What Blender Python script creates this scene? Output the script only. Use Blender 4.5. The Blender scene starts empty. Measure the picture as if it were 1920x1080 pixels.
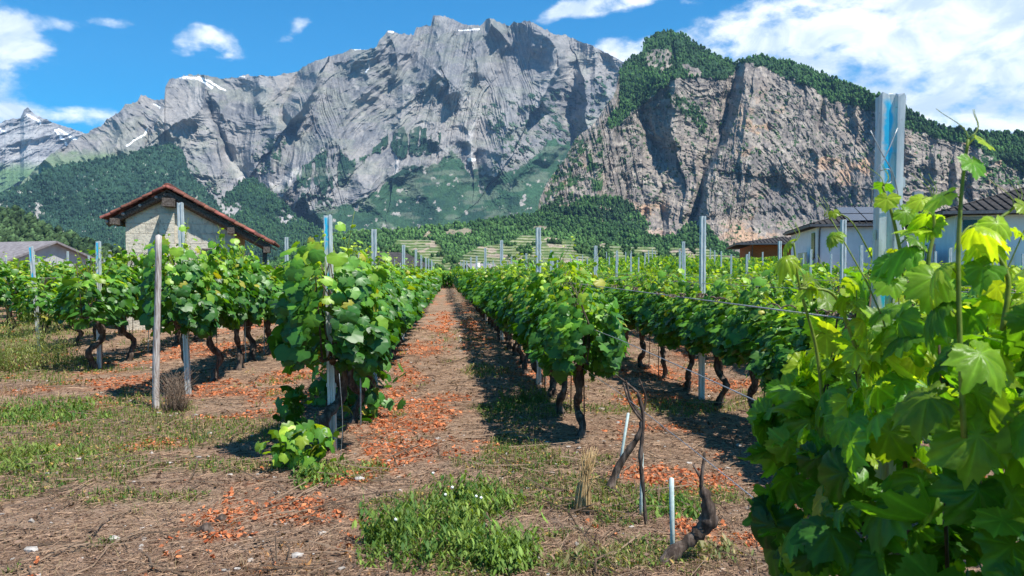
import bpy, math, random
import numpy as np
from math import sin, cos, tan, atan, pi, radians
S = bpy.context.scene
COL = S.collection
# ------------------------------------------------------------------ camera
FP = 1450.0
YAW = atan(125 / FP); PIT = atan(35 / FP); H = 1.5
cd = bpy.data.cameras.new('camera'); cam = bpy.data.objects.new('camera', cd); COL.objects.link(cam)
cam.location = (0, 0, H); cam.rotation_euler = (pi / 2 - PIT, 0, -YAW)
cd.sensor_width = 36; cd.lens = 36 * FP / 1920; cd.clip_start = 0.05; cd.clip_end = 40000
cd.dof.use_dof = True; cd.dof.focus_distance = 9.0; cd.dof.aperture_fstop = 9.0
S.camera = cam
# ------------------------------------------------------------------ sun, exposure
SUN_EL, SUN_AZ = radians(61), radians(180 - 50)      # azimuth clockwise from +Y
sd = Vs = (sin(SUN_AZ) * cos(SUN_EL), cos(SUN_AZ) * cos(SUN_EL), sin(SUN_EL))
from mathutils import Vector
sl = bpy.data.lights.new('sun', 'SUN'); sun = bpy.data.objects.new('sun', sl); COL.objects.link(sun)
sl.energy = 4.9; sl.angle = radians(0.5); sl.color = (1.0, 0.955, 0.88)
sun.rotation_euler = Vector(sd).to_track_quat('Z', 'Y').to_euler(); sun.location = (20, -20, 40)
S.view_settings.view_transform = 'Standard'; S.view_settings.look = 'None'
S.view_settings.exposure = 0.78; S.view_settings.gamma = 1
S.render.engine = 'CYCLES'
cy = S.cycles; cy.use_denoising = True
try: cy.denoiser = 'OPENIMAGEDENOISE'
except Exception: pass
cy.max_bounces = 8; cy.diffuse_bounces = 3; cy.glossy_bounces = 2; cy.transmission_bounces = 4; cy.volume_bounces = 0
cy.transparent_max_bounces = 4

# ------------------------------------------------------------------ projection helpers
Fv = np.array([sin(YAW) * cos(PIT), cos(YAW) * cos(PIT), -sin(PIT)])
Rv = np.array([cos(YAW), -sin(YAW), 0.0]); Uv = np.cross(Rv, Fv)
def raydir(px, py):
    px = np.asarray(px, float)[..., None]; py = np.asarray(py, float)[..., None]
    return Fv + Rv * (px - 960) / FP + Uv * (540 - py) / FP
def at(px, py, Y):
    d = raydir(px, py); p = d * (Y / d[1]); p[2] += H; return p
def gnd(px, py):
    d = raydir(px, py); p = d * (-H / d[2]); return p[0], p[1]

# ------------------------------------------------------------------ node helpers
class NT:
    def __init__(s, t): s.t = t; t.nodes.clear()
    def n(s, ty, **k):
        o = s.t.nodes.new(ty)
        for a, b in k.items():
            if a.startswith('i_'):
                o.inputs[a[2:].replace('_', ' ')].default_value = b
            else: setattr(o, a, b)
        return o
    def l(s, a, b): s.t.links.new(a, b)
    def m(s, op, a, b=None, c=None, clamp=False):
        o = s.t.nodes.new('ShaderNodeMath'); o.operation = op; o.use_clamp = clamp
        for i, v in enumerate((a, b, c)):
            if v is None: continue
            if isinstance(v, (int, float)): o.inputs[i].default_value = v
            else: s.l(v, o.inputs[i])
        return o.outputs[0]
    def mix(s, f, a, b, mode='MIX'):
        o = s.t.nodes.new('ShaderNodeMix'); o.data_type = 'RGBA'; o.blend_type = mode
        for i, v in ((0, f), (6, a), (7, b)):
            if isinstance(v, (int, float)): o.inputs[i].default_value = v
            elif isinstance(v, tuple): o.inputs[i].default_value = (*v, 1)[:4]
            else: s.l(v, o.inputs[i])
        return o.outputs[2]
    def noise(s, scale, detail=6, rough=.6, vec=None, dist=0.0):
        o = s.n('ShaderNodeTexNoise'); o.inputs['Scale'].default_value = scale
        o.inputs['Detail'].default_value = detail; o.inputs['Roughness'].default_value = rough
        o.inputs['Distortion'].default_value = dist
        if vec is not None: s.l(vec, o.inputs['Vector'])
        return o.outputs[0]
    def ss(s, v, lo, hi, to0=0.0, to1=1.0):
        o = s.n('ShaderNodeMapRange'); o.interpolation_type = 'SMOOTHSTEP'
        s.l(v, o.inputs[0])
        for i, q in enumerate((lo, hi, to0, to1)): o.inputs[i + 1].default_value = q
        return o.outputs[0]

# ------------------------------------------------------------------ world: sky and clouds
W = bpy.data.worlds.new('World'); S.world = W; W.use_nodes = True
w = NT(W.node_tree)
sky = w.n('ShaderNodeTexSky'); sky.sky_type = 'NISHITA'; sky.sun_disc = False
sky.sun_elevation = SUN_EL; sky.sun_rotation = SUN_AZ; sky.air_density = 1.0; sky.dust_density = 0.3; sky.ozone_density = 2.0; sky.altitude = 500
tc = w.n('ShaderNodeTexCoord')
sep = w.n('ShaderNodeSeparateXYZ'); w.l(tc.outputs['Generated'], sep.inputs[0])
az = w.m('ARCTAN2', sep.outputs[0], sep.outputs[1]); el = w.m('ARCSINE', sep.outputs[2])
def skyang(px, py):
    d = raydir(px, py); return math.atan2(d[0], d[1]), math.asin(d[2] / np.linalg.norm(d))
cmb = w.n('ShaderNodeCombineXYZ'); w.l(az, cmb.inputs[0]); w.l(w.m('MULTIPLY', el, 1.7), cmb.inputs[1])
nz = w.noise(17, 10, .6, cmb.outputs[0], .15)
nz2 = w.noise(3.4, 5, .5, cmb.outputs[0], .6)
CL = [(20, 64, 58, 34, .3, 1.4), (112, 45, 28, 11, 0, .62), (202, 42, 46, 12, 0, .72), (348, 66, 40, 20, -.5, .85), (385, 60, 30, 12, .2, .7), (428, 96, 50, 24, .2, 1.0), (345, 98, 34, 14, 0, .55),
      (562, 46, 20, 20, 0, .85), (525, 76, 26, 12, -.3, .7), (1040, 20, 42, 17, -.35, .9), (1120, 10, 60, 22, -.2, 1.05), (1200, -8, 80, 20, -.1, 1.0), (1290, 6, 30, 10, 0, .5), (1172, 94, 58, 30, 0, 1.4),
      (1330, 96, 90, 50, -.25, 1.2), (1450, 60, 150, 42, -.2, 1.3), (1620, 40, 190, 46, -.18, 1.35), (1830, 18, 190, 44, -.12, 1.4), (1560, 118, 170, 42, .12, 1.2), (1740, 130, 130, 48, .2, 1.3), (1905, 165, 60, 34, -.3, 1.1), (1720, 195, 90, 20, .25, .9), (1880, 222, 90, 20, 0, .85),
      (130, 216, 90, 14, 0, .62), (20, 210, 45, 10, 0, .5), (-420, 120, 200, 80, 0, 1), (2300, 60, 330, 120, 0, 1.2), (1000, -420, 500, 110, .1, 1), (300, -700, 420, 160, 0, .9), (2100, -500, 400, 170, 0, 1)]
tot = None
for (px, py, rw, rh, rot, st) in CL:
    a0, e0 = skyang(px, py); wa, we = rw / FP, rh / FP
    da = w.m('SUBTRACT', az, a0); de = w.m('SUBTRACT', el, e0)
    cr, sr = cos(-rot), sin(-rot)
    u = w.m('ADD', w.m('MULTIPLY', da, cr / wa), w.m('MULTIPLY', de, sr / wa))
    v = w.m('ADD', w.m('MULTIPLY', da, -sr / we), w.m('MULTIPLY', de, cr / we))
    q = w.m('ADD', w.m('MULTIPLY', u, u), w.m('MULTIPLY', v, v))
    g = w.m('MULTIPLY', w.m('EXPONENT', w.m('MULTIPLY', q, -.9)), st)
    tot = g if tot is None else w.m('ADD', tot, g)
tot = w.m('MINIMUM', tot, .98)
dens = w.m('ADD', tot, w.m('MULTIPLY', w.m('SUBTRACT', nz, .5), 2.3))
dens = w.m('ADD', dens, w.m('MULTIPLY', w.m('SUBTRACT', nz2, .5), 1.9))
mask = w.ss(dens, .36, 1.05)
mask = w.m('MULTIPLY', mask, w.ss(tot, .05, .35))
skyc = w.mix(1.0, sky.outputs[0], (0.05, 0.76, 1.10), 'MULTIPLY')
shade = w.ss(w.noise(11, 8, .62, cmb.outputs[0], .6), .36, .62)
cloudc = w.mix(shade, (5.4, 6.3, 7.3), (9.6, 9.8, 10.0))
fin = w.mix(w.m('MULTIPLY', mask, .93), skyc, cloudc)
bg = w.n('ShaderNodeBackground'); w.l(fin, bg.inputs[0]); bg.inputs[1].default_value = 0.092
wo = w.n('ShaderNodeOutputWorld'); w.l(bg.outputs[0], wo.inputs[0])

# ------------------------------------------------------------------ numpy noise
_T = np.random.RandomState(7).rand(16, 256, 256)
def vn(x, y, s=0):
    T = _T[s % 16]; x = x + s * 17.13; y = y + s * 9.71
    ix = np.floor(x).astype(np.int64); iy = np.floor(y).astype(np.int64); fx = x - ix; fy = y - iy
    fx = fx * fx * fx * (fx * (fx * 6 - 15) + 10); fy = fy * fy * fy * (fy * (fy * 6 - 15) + 10)
    a = ix & 255; b = (ix + 1) & 255; c = iy & 255; d = (iy + 1) & 255
    return (T[a, c] * (1 - fx) + T[b, c] * fx) * (1 - fy) + (T[a, d] * (1 - fx) + T[b, d] * fx) * fy
def fbm(x, y, o=5, s=0, g=.5):
    r = 0; a = 1; t = 0
    for i in range(o):
        r = r + a * vn(x * 2 ** i, y * 2 ** i, s + i); t += a; a *= g
    return r / t
def ridged(x, y, o=5, s=0, g=.5):
    r = 0; a = 1; t = 0; wgt = 1.0
    for i in range(o):
        n = 1 - np.abs(2 * vn(x * 2 ** i, y * 2 ** i, s + i) - 1); n = n * n
        r = r + a * n * wgt; wgt = np.clip(n * 1.6, 0, 1); t += a; a *= g
    return r / t
def sms(v, lo, hi):
    t = np.clip((v - lo) / (hi - lo), 0, 1); return t * t * (3 - 2 * t)

# ------------------------------------------------------------------ mesh helpers
def tag(o, label=None, cat=None, group=None, kind=None):
    if label: o['label'] = label
    if cat: o['category'] = cat
    if group: o['group'] = group
    if kind: o['kind'] = kind
    return o
def link(name, me, parent=None):
    o = bpy.data.objects.new(name, me); COL.objects.link(o)
    if parent is not None: o.parent = parent
    return o
def empty(name, loc=(0, 0, 0), rz=0):
    o = bpy.data.objects.new(name, None); COL.objects.link(o); o.location = loc; o.rotation_euler = (0, 0, rz)
    o.empty_display_size = .1; return o
class MB:
    """collects geometry; build() makes ONE mesh"""
    def __init__(s): s.v = []; s.l = []; s.n = []; s.c = []; s.mi = []; s.sm = []; s.k = 0
    def add(s, V, F, col=(1, 1, 1), mi=0, smooth=True):
        V = np.asarray(V, float).reshape(-1, 3)
        if isinstance(F, np.ndarray): groups = [F]
        else:
            d = {}
            for f in F: d.setdefault(len(f), []).append(f)
            groups = [np.array(x) for x in d.values()]
        for g in groups:
            s.l.append((g + s.k).ravel()); s.n.append(np.full(len(g), g.shape[1]))
            s.mi.append(np.full(len(g), mi)); s.sm.append(np.full(len(g), smooth))
        c = np.asarray(col, float)
        if c.ndim == 1: c = np.tile(c[:3], (len(V), 1))
        s.c.append(c); s.v.append(V); s.k += len(V); return s
    def mesh(s, name, mats):
        me = bpy.data.meshes.new(name)
        V = np.concatenate(s.v); L = np.concatenate(s.l); N = np.concatenate(s.n); C = np.concatenate(s.c)
        me.vertices.add(len(V)); me.vertices.foreach_set('co', V.astype(np.float32).ravel())
        me.loops.add(len(L)); me.loops.foreach_set('vertex_index', L.astype(np.int32))
        me.polygons.add(len(N)); st = np.concatenate([[0], np.cumsum(N)[:-1]]).astype(np.int32)
        me.polygons.foreach_set('loop_start', st); me.polygons.foreach_set('loop_total', N.astype(np.int32))
        me.polygons.foreach_set('material_index', np.concatenate(s.mi).astype(np.int32))
        me.polygons.foreach_set('use_smooth', np.concatenate(s.sm))
        ca = me.color_attributes.new('Col', 'FLOAT_COLOR', 'POINT')
        ca.data.foreach_set('color', np.c_[C, np.ones(len(C))].astype(np.float32).ravel())
        for m in (mats if isinstance(mats, (list, tuple)) else [mats]): me.materials.append(m)
        me.update(); me.validate(); return me
    def build(s, name, mats, parent=None): return link(name, s.mesh(name, mats), parent)
    def box(s, c, d, rz=0, col=(1, 1, 1), mi=0, rx=0, ry=0):
        V = np.array([[x, y, z] for x in (-.5, .5) for y in (-.5, .5) for z in (-.5, .5)]) * np.array(d)
        if rx: V = V @ np.array([[1, 0, 0], [0, cos(rx), sin(rx)], [0, -sin(rx), cos(rx)]])
        if ry: V = V @ np.array([[cos(ry), 0, -sin(ry)], [0, 1, 0], [sin(ry), 0, cos(ry)]])
        if rz: V = V @ np.array([[cos(rz), sin(rz), 0], [-sin(rz), cos(rz), 0], [0, 0, 1]])
        F = np.array([[0, 1, 3, 2], [4, 6, 7, 5], [0, 4, 5, 1], [2, 3, 7, 6], [0, 2, 6, 4], [1, 5, 7, 3]])
        return s.add(V + np.array(c), F, col, mi, False)
    def prism(s, poly, axis_vec, col=(1, 1, 1), mi=0):
        P = np.array(poly, float); n = len(P); Q = P + np.array(axis_vec)
        F = [list(range(n))[::-1], [n + i for i in range(n)]] + [[i, (i + 1) % n, n + (i + 1) % n, n + i] for i in range(n)]
        return s.add(np.r_[P, Q], F, col, mi, False)
    def tube(s, pts, rad, n=7, col=(1, 1, 1), mi=0, knob=0, seed=0, sub=4, flat=1):
        P = catmull(np.array(pts, float), sub); m = len(P)
        r = np.interp(np.linspace(0, 1, m), np.linspace(0, 1, len(np.atleast_1d(rad))), np.atleast_1d(rad))
        T = np.gradient(P, axis=0); T /= np.linalg.norm(T, axis=1)[:, None] + 1e-9
        a = np.array([1, 0, 0]) if abs(T[0][0]) < .7 else np.array([0, 1, 0]); V = []
        rs = np.random.RandomState(seed)
        if knob: r = r * (1 + knob * (rs.rand(m) - .5))
        prof = 1 + knob * .7 * (rs.rand(n) - .5)
        for i in range(m):
            u = a - T[i] * a.dot(T[i]); u /= np.linalg.norm(u); a = u; v = np.cross(T[i], u)
            if knob: prof = .75 * prof + .25 * (1 + knob * 1.3 * (rs.rand(n) - .5))
            th = np.arange(n) * 2 * pi / n
            V.append(P[i] + (np.cos(th)[:, None] * u + np.sin(th)[:, None] * v * flat) * (r[i] * prof)[:, None])
        V = np.concatenate(V)
        q = np.arange(n); F = [np.c_[i * n + q, i * n + (q + 1) % n, (i + 1) * n + (q + 1) % n, (i + 1) * n + q] for i in range(m - 1)]
        V = np.r_[V, P[:1] - T[:1] * r[0] * .3, P[-1:] + T[-1:] * r[-1] * .5]
        s.add(V, np.concatenate(F), col, mi, True)
        k0 = s.k - 2 - m * n
        caps = np.r_[np.c_[(q + 1) % n, q, np.full(n, m * n)], np.c_[(m - 1) * n + q, (m - 1) * n + (q + 1) % n, np.full(n, m * n + 1)]]
        s.l.append((caps + k0).ravel()); s.n.append(np.full(len(caps), 3)); s.mi.append(np.full(len(caps), mi)); s.sm.append(np.full(len(caps), True))
        return s
def catmull(P, sub):
    if len(P) < 3 or sub <= 1: return P if sub <= 1 else np.array([P[0] + (P[-1] - P[0]) * t for t in np.linspace(0, 1, sub + 1)])
    Q = np.r_[[2 * P[0] - P[1]], P, [2 * P[-1] - P[-2]]]; out = []
    for i in range(1, len(Q) - 2):
        p0, p1, p2, p3 = Q[i - 1:i + 3]
        for t in np.arange(sub) / sub:
            out.append(.5 * (2 * p1 + (p2 - p0) * t + (2 * p0 - 5 * p1 + 4 * p2 - p3) * t * t + (3 * p1 - p0 - 3 * p2 + p3) * t ** 3))
    return np.array(out + [P[-1]])

# ------------------------------------------------------------------ materials
def mat(name): 
    m = bpy.data.materials.new(name); m.use_nodes = True; return m, NT(m.node_tree)
def principled(t, color, rough=.8, bump=None, bdist=.02, bstr=.5, metal=0, spec=.3, **k):
    p = t.n('ShaderNodeBsdfPrincipled')
    if isinstance(color, tuple): p.inputs['Base Color'].default_value = (*color, 1)
    else: t.l(color, p.inputs['Base Color'])
    if isinstance(rough, float): p.inputs['Roughness'].default_value = rough
    else: t.l(rough, p.inputs['Roughness'])
    p.inputs['Metallic'].default_value = metal; p.inputs['Specular IOR Level'].default_value = spec
    if bump is not None:
        b = t.n('ShaderNodeBump'); b.inputs['Strength'].default_value = bstr; b.inputs['Distance'].default_value = bdist
        t.l(bump, b.inputs['Height']); t.l(b.outputs[0], p.inputs['Normal'])
    return p
def out(t, p): o = t.n('ShaderNodeOutputMaterial'); t.l(p.outputs[0], o.inputs[0])
def obj_vec(t): return t.n('ShaderNodeTexCoord').outputs['Object']
def attr(t): a = t.n('ShaderNodeAttribute'); a.attribute_name = 'Col'; return a.outputs[0]
def simple(name, c1, c2, scale=20, rough=.8, bdist=.005, metal=0, stretch=None, spec=.3, lo=.35, hi=.65, bstr=.6, usecol=False):
    m, t = mat(name); v = obj_vec(t)
    if stretch:
        mp = t.n('ShaderNodeMapping'); mp.inputs['Scale'].default_value = stretch; t.l(v, mp.inputs[0]); v = mp.outputs[0]
    n = t.noise(scale, 6, .62, v); c = t.mix(t.ss(n, lo, hi), c1, c2)
    if usecol: c = t.mix(1.0, c, attr(t), 'MULTIPLY')
    out(t, principled(t, c, float(rough), n, bdist, bstr, metal, spec)); return m
def leafmat(name, trans=.38, rough=.42, spec=.45, bump=False):
    m, t = mat(name); c = attr(t)
    n = t.noise(60 if bump else 25, 3, .6, obj_vec(t))
    c2 = t.mix(1.0, c, t.mix(n, (.72, .74, .7), (1.25, 1.22, 1.2)), 'MULTIPLY')
    p = principled(t, c2, float(rough), n if bump else None, .0025, .5, 0, spec)
    tr = t.n('ShaderNodeBsdfTranslucent'); t.l(t.mix(1.0, c2, (1.7, 1.5, .25), 'MULTIPLY'), tr.inputs[0])
    ms = t.n('ShaderNodeMixShader'); ms.inputs[0].default_value = trans
    t.l(p.outputs[0], ms.inputs[1]); t.l(tr.outputs[0], ms.inputs[2]); out(t, ms); return m
M = {}
M['leaf'] = leafmat('vine_leaf'); M['leaf_hd'] = leafmat('vine_leaf_close', .58, .38, .4, True)
M['grass'] = leafmat('grass_blade', .3, .6, .25); M['dry'] = leafmat('dry_leaf', .15, .8, .15)
M['bark'] = simple('vine_bark', (.045, .030, .022), (.21, .16, .13), 30, .95, .012, stretch=(1, 1, .25), lo=.4, hi=.75)
M['shoot'] = simple('green_shoot', (.10, .16, .02), (.20, .25, .04), 30, .5, .001)
M['twig'] = simple('dry_twig', (.10, .065, .045), (.30, .22, .16), 40, .9, .003)
M['pinkwood'] = simple('weathered_wood', (.22, .17, .15), (.55, .50, .46), 12, .9, .004, stretch=(6, 6, .6))
M['rust'] = simple('rusty_rod', (.05, .035, .03), (.14, .09, .07), 60, .8, .001)
M['rod'] = simple('pale_green_rod', (.34, .44, .42), (.52, .60, .57), 40, .6, .001, spec=.4)
M['stone'] = simple('pale_stone', (.26, .23, .20), (.48, .44, .40), 25, .9, .004)
M['flower'] = simple('white_petals', (.75, .75, .72), (.85, .85, .82), 30, .8, .001)
def steel(name, paint=False, height=2.0):
    m, t = mat(name); v = obj_vec(t)
    mp = t.n('ShaderNodeMapping'); mp.inputs['Scale'].default_value = (9, 9, 1.2); t.l(v, mp.inputs[0])
    n = t.noise(6, 6, .6, mp.outputs[0]); n2 = t.noise(70, 3, .6, v)
    c = t.mix(t.ss(n, .3, .7), (.42, .46, .46), (.68, .71, .70))
    c = t.mix(t.ss(n2, .62, .75), c, (.26, .27, .27))
    if paint:
        se = t.n('ShaderNodeSeparateXYZ'); t.l(v, se.inputs[0])
        z = t.m('ADD', se.outputs[2], t.m('MULTIPLY', t.m('SUBTRACT', n, .5), .22))
        k = t.m('MULTIPLY', t.ss(z, height - .30, height - .24), t.ss(t.noise(11, 3, .6, v), .36, .46))
        k2 = t.m('MULTIPLY', t.ss(z, height - .62, height - .58), t.ss(z, height - .46, height - .50))
        x = t.m('ADD', se.outputs[0], t.m('MULTIPLY', t.m('SUBTRACT', t.noise(14, 3, .6, v), .5), .05))
        kx = t.m('MULTIPLY', t.ss(x, -.026, -.016), t.ss(x, .006, -.004))
        kk = t.m('MULTIPLY', t.m('MAXIMUM', k, k2), kx); kk = t.m('MULTIPLY', kk, t.ss(se.outputs[2], height - .005, height - .03))
        c = t.mix(kk, c, (.03, .50, .74))
    p = principled(t, c, t.ss(n, .2, .8, .35, .6), n2, .0008, .5, .35, .5); out(t, p); return m
M['steel'] = steel('galvanised_steel'); M['steelp'] = steel('galvanised_steel_with_blue_spray', True)
M['wire'] = simple('steel_wire', (.25, .26, .27), (.4, .41, .42), 50, .5, .0005, .6)

# ------------------------------------------------------------------ terrain
def rise(x, y):
    return 1.0 * sms(y, 22, 62) * sms(x, 5, 16)
def gz(x, y):
    x = np.asarray(x, float); y = np.asarray(y, float)
    near = np.exp(-(x * x + y * y) / 900.)
    b = (fbm(x * .9, y * .9, 4, 1) - .5) * .09 + (fbm(x * 6, y * 6, 3, 5) - .5) * .03
    # low earth ridge along each vine row
    return b * near + rise(x, y)
def spaced(lo, hi, n, k):
    t = np.linspace(-1, 1, n); s = np.sinh(k * t) / np.sinh(k); return np.where(s < 0, -lo * s, hi * s)
gx = spaced(-9500, 9500, 420, 10.2); gy = spaced(-9500, 9500, 520, 9.6) + 4
GX, GY = np.meshgrid(gx, gy, indexing='ij')
nx, ny_ = GX.shape
idx = np.arange(nx * ny_).reshape(nx, ny_)
Fq = np.stack([idx[:-1, :-1], idx[1:, :-1], idx[1:, 1:], idx[:-1, 1:]], -1).reshape(-1, 4)
GZ = gz(GX, GY)

# masks of what covers the soil, in metres on the ground (patches where the litter and weeds really lie)
def blobs(x, y, L):
    r = np.zeros_like(x)
    for (px, py, rx, ry) in L:
        cx, cy = gnd(px, py); r = np.maximum(r, np.exp(-(((x - cx) / rx) ** 2 + ((y - cy) / ry) ** 2)))
    return r
ORP = [(510, 965, .5, .26), (440, 1000, .25, .12), (540, 950, .3, .2), (230, 720, .9, .9), (745, 800, .36, 1.0), (770, 855, .5, .4), (720, 740, .45, .8), (755, 700, .3, 1.2), (790, 650, .3, 1.6), (590, 650, .9, 1.6),
       (640, 900, .3, .2), (1270, 900, .42, .35), (1210, 745, .6, .6), (1350, 720, .7, .6), (1260, 800, .5, .25), (500, 745, .7, .5), (420, 780, .5, .2), (1420, 650, 1.2, 1.5),
       (835, 600, .35, 5), (880, 610, .3, 4), (800, 760, .5, 1.2), (755, 850, .45, .8), (690, 690, .5, 1.5), (560, 700, .5, .7), (1000, 700, .5, 1.0), (1240, 700, .7, .8), (1300, 1000, .25, .2), (1400, 1010, .3, .15), (380, 655, 1., 1.5), (300, 830, .3, .15)]
GRP = [(120, 850, .9, .8), (60, 790, 1.2, 1.2), (200, 760, .8, .5), (30, 700, 1.2, 1.6), (790, 990, .5, .42), (870, 950, .35, .3), (760, 935, .4, .3), (940, 1040, .35, .3), (950, 770, .4, .7), (430, 800, .7, .5), (330, 820, .6, .4), (520, 810, .6, .4), (640, 890, .25, .3),
       (960, 850, .35, .35), (1000, 950, .3, .1), (1090, 930, .3, .35), (1250, 930, .5, .3), (470, 880, .5, .2), (300, 930, .5, .15), (1380, 760, .8, .4), (1180, 770, .9, .3), (900, 700, .3, .8), (20, 620, 2, 4), (1100, 1050, .7, .2), (700, 900, .3, .3)]
def orange_m(x, y):
    n = fbm(x * 3.1, y * 1.3, 5, 3, .6) + .05
    rowd = np.minimum.reduce([np.abs(x - q) for q in (-5.2, -3.1, -.92, 1.2, 2.98, 4.98, 6.98)]); far = (.36 + .30 * np.exp(-((rowd - .25) / .4) ** 2)) * sms(fbm(x * .8, y * .45, 3, 9), .5, .66) * sms(y, 6, 10)
    return np.clip(sms(blobs(x, y, ORP) * 1.0 + far + (n - .5) * 1.9 + (fbm(x * 14, y * 12, 3, 2) - .5) * .8, .38, .95), 0, 1) 
def green_m(x, y):
    n = fbm(x * 2.0, y * 2.0, 4, 6)
    gap = .22 * sms(fbm(x * .7, y * .7, 3, 12), .45, .7)
    return np.clip(sms(blobs(x, y, GRP) * 1.1 + gap + (n - .5) * 1.6 + (fbm(x * 9, y * 9, 3, 2) - .5) * .6, .28, .72), 0, 1)
om = orange_m(GX, GY); gm = green_m(GX, GY)
far_f = sms(np.hypot(GX, GY), 110, 320)
gcol = np.stack([om * (1 - far_f), gm * (1 - far_f), far_f], -1)
gb = MB().add(np.stack([GX, GY, GZ], -1), Fq, gcol.reshape(-1, 3), 0, True)
m, t = mat('vineyard_soil'); v = obj_vec(t); ac = attr(t)
sp = t.n('ShaderNodeSeparateColor'); t.l(ac, sp.inputs[0])
n1 = t.noise(1.3, 8, .65, v); n2 = t.noise(14, 6, .7, v); n3 = t.noise(55, 5, .7, v)
mp = t.n('ShaderNodeMapping'); mp.inputs['Scale'].default_value = (4, 1, 1); mp.inputs['Rotation'].default_value = (0, 0, .9); t.l(v, mp.inputs[0])
n4 = t.noise(22, 4, .8, mp.outputs[0], 1.5)
c = t.mix(t.ss(n1, .35, .65), (.14, .085, .055), (.33, .23, .16))
c = t.mix(t.ss(n4, .45, .65), c, (.40, .27, .19)); c = t.mix(t.ss(n3, .5, .66), c, (.085, .05, .036))
c = t.mix(t.ss(n2, .64, .72), c, (.45, .40, .36))
ng = t.m('MULTIPLY', sp.outputs[1], t.ss(n2, .35, .6)); c = t.mix(t.m('MULTIPLY', ng, .6), c, (.10, .115, .035))
no = t.m('MULTIPLY', sp.outputs[0], t.ss(n3, .35, .5)); c = t.mix(t.m('MULTIPLY', no, .5), c, t.mix(n2, (.32, .07, .02), (.62, .20, .07)))
nf = t.noise(.02, 8, .6, v); c = t.mix(sp.outputs[2], c, t.mix(t.ss(nf, .4, .6), (.05, .11, .03), (.13, .17, .05)))
hh = t.m('ADD', n3, t.m('MULTIPLY', n4, .7)); out(t, principled(t, c, .95, hh, .02, .9, 0, .15)); M['soil'] = m
o = gb.build('ground', m); tag(o, kind='structure', label='dry vineyard soil with straw, bark chips and weeds')

# ------------------------------------------------------------------ mountains
def polyd(X, Y, P):
    """distance and side (+ = right of a line drawn downwards) to a polyline, px"""
    best = np.full(X.shape, 1e9); side = np.ones(X.shape)
    P = np.array(P, float)
    for a, b in zip(P[:-1], P[1:]):
        d = b - a; L = d.dot(d); tt = np.clip(((X - a[0]) * d[0] + (Y - a[1]) * d[1]) / L, 0, 1)
        dx = X - (a[0] + tt * d[0]); dy = Y - (a[1] + tt * d[1]); r = np.hypot(dx, dy)
        cr = np.sign(d[1] * (X - a[0]) - d[0] * (Y - a[1])); k = r < best
        best = np.where(k, r, best); side = np.where(k, cr, side)
    return best, side
def rib(X, Y, P, amp, wl, wr):
    d, s = polyd(X, Y, P); return -amp * np.exp(-d / np.where(s > 0, wr, wl))
def inpoly(X, Y, P):
    r = np.zeros(X.shape, bool); n = len(P); j = n - 1
    for i in range(n):
        xi, yi = P[i]; xj, yj = P[j]
        c_ = ((yi > Y) != (yj > Y)) & (X < (xj - xi) * (Y - yi) / ((yj - yi) or 1e-9) + xi); r ^= c_; j = i
    return r
def line(X, pts):
    p = np.array(pts, float); return np.interp(X, p[:, 0], p[:, 1])
def warp(X, Y, a, sc, s=0):
    return X + a * (fbm(X / sc, Y / sc, 4, s) - .5) * 2, Y + a * (fbm(X / sc, Y / sc, 4, s + 5) - .5) * 2
def mixc(c, k, col):
    k = k[..., None]; return c * (1 - k) + np.asarray(col) * k
def sheet(name, x0, x1, step, top, ybot, ny, shape, jag, mats, back=((250, -60), (700, -400), (1300, -1100)), kind='structure', label=None):
    xs = np.arange(x0, x1 + step, step); yt = line(xs, top)
    yt = yt + jag[0] * (ridged(xs / jag[1], xs * 0 + 3, 5, 2, .6) - .35) * -1
    tt = np.linspace(0, 1, ny)
    X = np.repeat(xs[:, None], ny, 1); Y = ybot + (yt[:, None] - ybot) * tt[None]
    R, Cc, forest = shape(X, Y, yt[:, None])
    d = raydir(X, Y); dh = np.hypot(d[..., 0], d[..., 1])
    P = d * (R / dh)[..., None]; P[..., 2] += H
    u = d[:, -1:, :2] / dh[:, -1:, None]
    ex = []; ec = []
    for (dr, dz) in back:
        q = P[:, -1:].copy(); q[..., :2] += u * dr; q[..., 2] += dz; ex.append(q); ec.append(Cc[:, -1:])
    PP = np.concatenate([P] + ex, 1); CC = np.concatenate([Cc] + ec, 1)
    a, b = PP.shape[:2]; ix = np.arange(a * b).reshape(a, b)
    F = np.stack([ix[:-1, :-1], ix[1:, :-1], ix[1:, 1:], ix[:-1, 1:]], -1).reshape(-1, 4)
    o = MB().add(PP, F, CC.reshape(-1, 3), 0, False).build(name, mats); tag(o, kind=kind, label=label)
    return X, Y, P, forest, Cc

m, t = mat('mountain_rock_and_woods'); ac = attr(t); v = obj_vec(t)
n = t.noise(.03, 8, .7, v); n5 = t.noise(.15, 5, .7, v)
c = t.mix(1.0, ac, t.mix(t.ss(n, .3, .7), (.78, .78, .79), (1.22, 1.2, 1.16)), 'MULTIPLY')
c = t.mix(1.0, c, t.mix(t.ss(n5, .3, .7), (.86, .86, .86), (1.14, 1.14, 1.14)), 'MULTIPLY')
out(t, principled(t, c, .95, n, 12., .8, 0, .1)); M['mtn'] = m

FOR = np.array([.020, .052, .034]); FOR2 = np.array([.034, .080, .042]); MEAD = np.array([.12, .20, .085])
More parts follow.
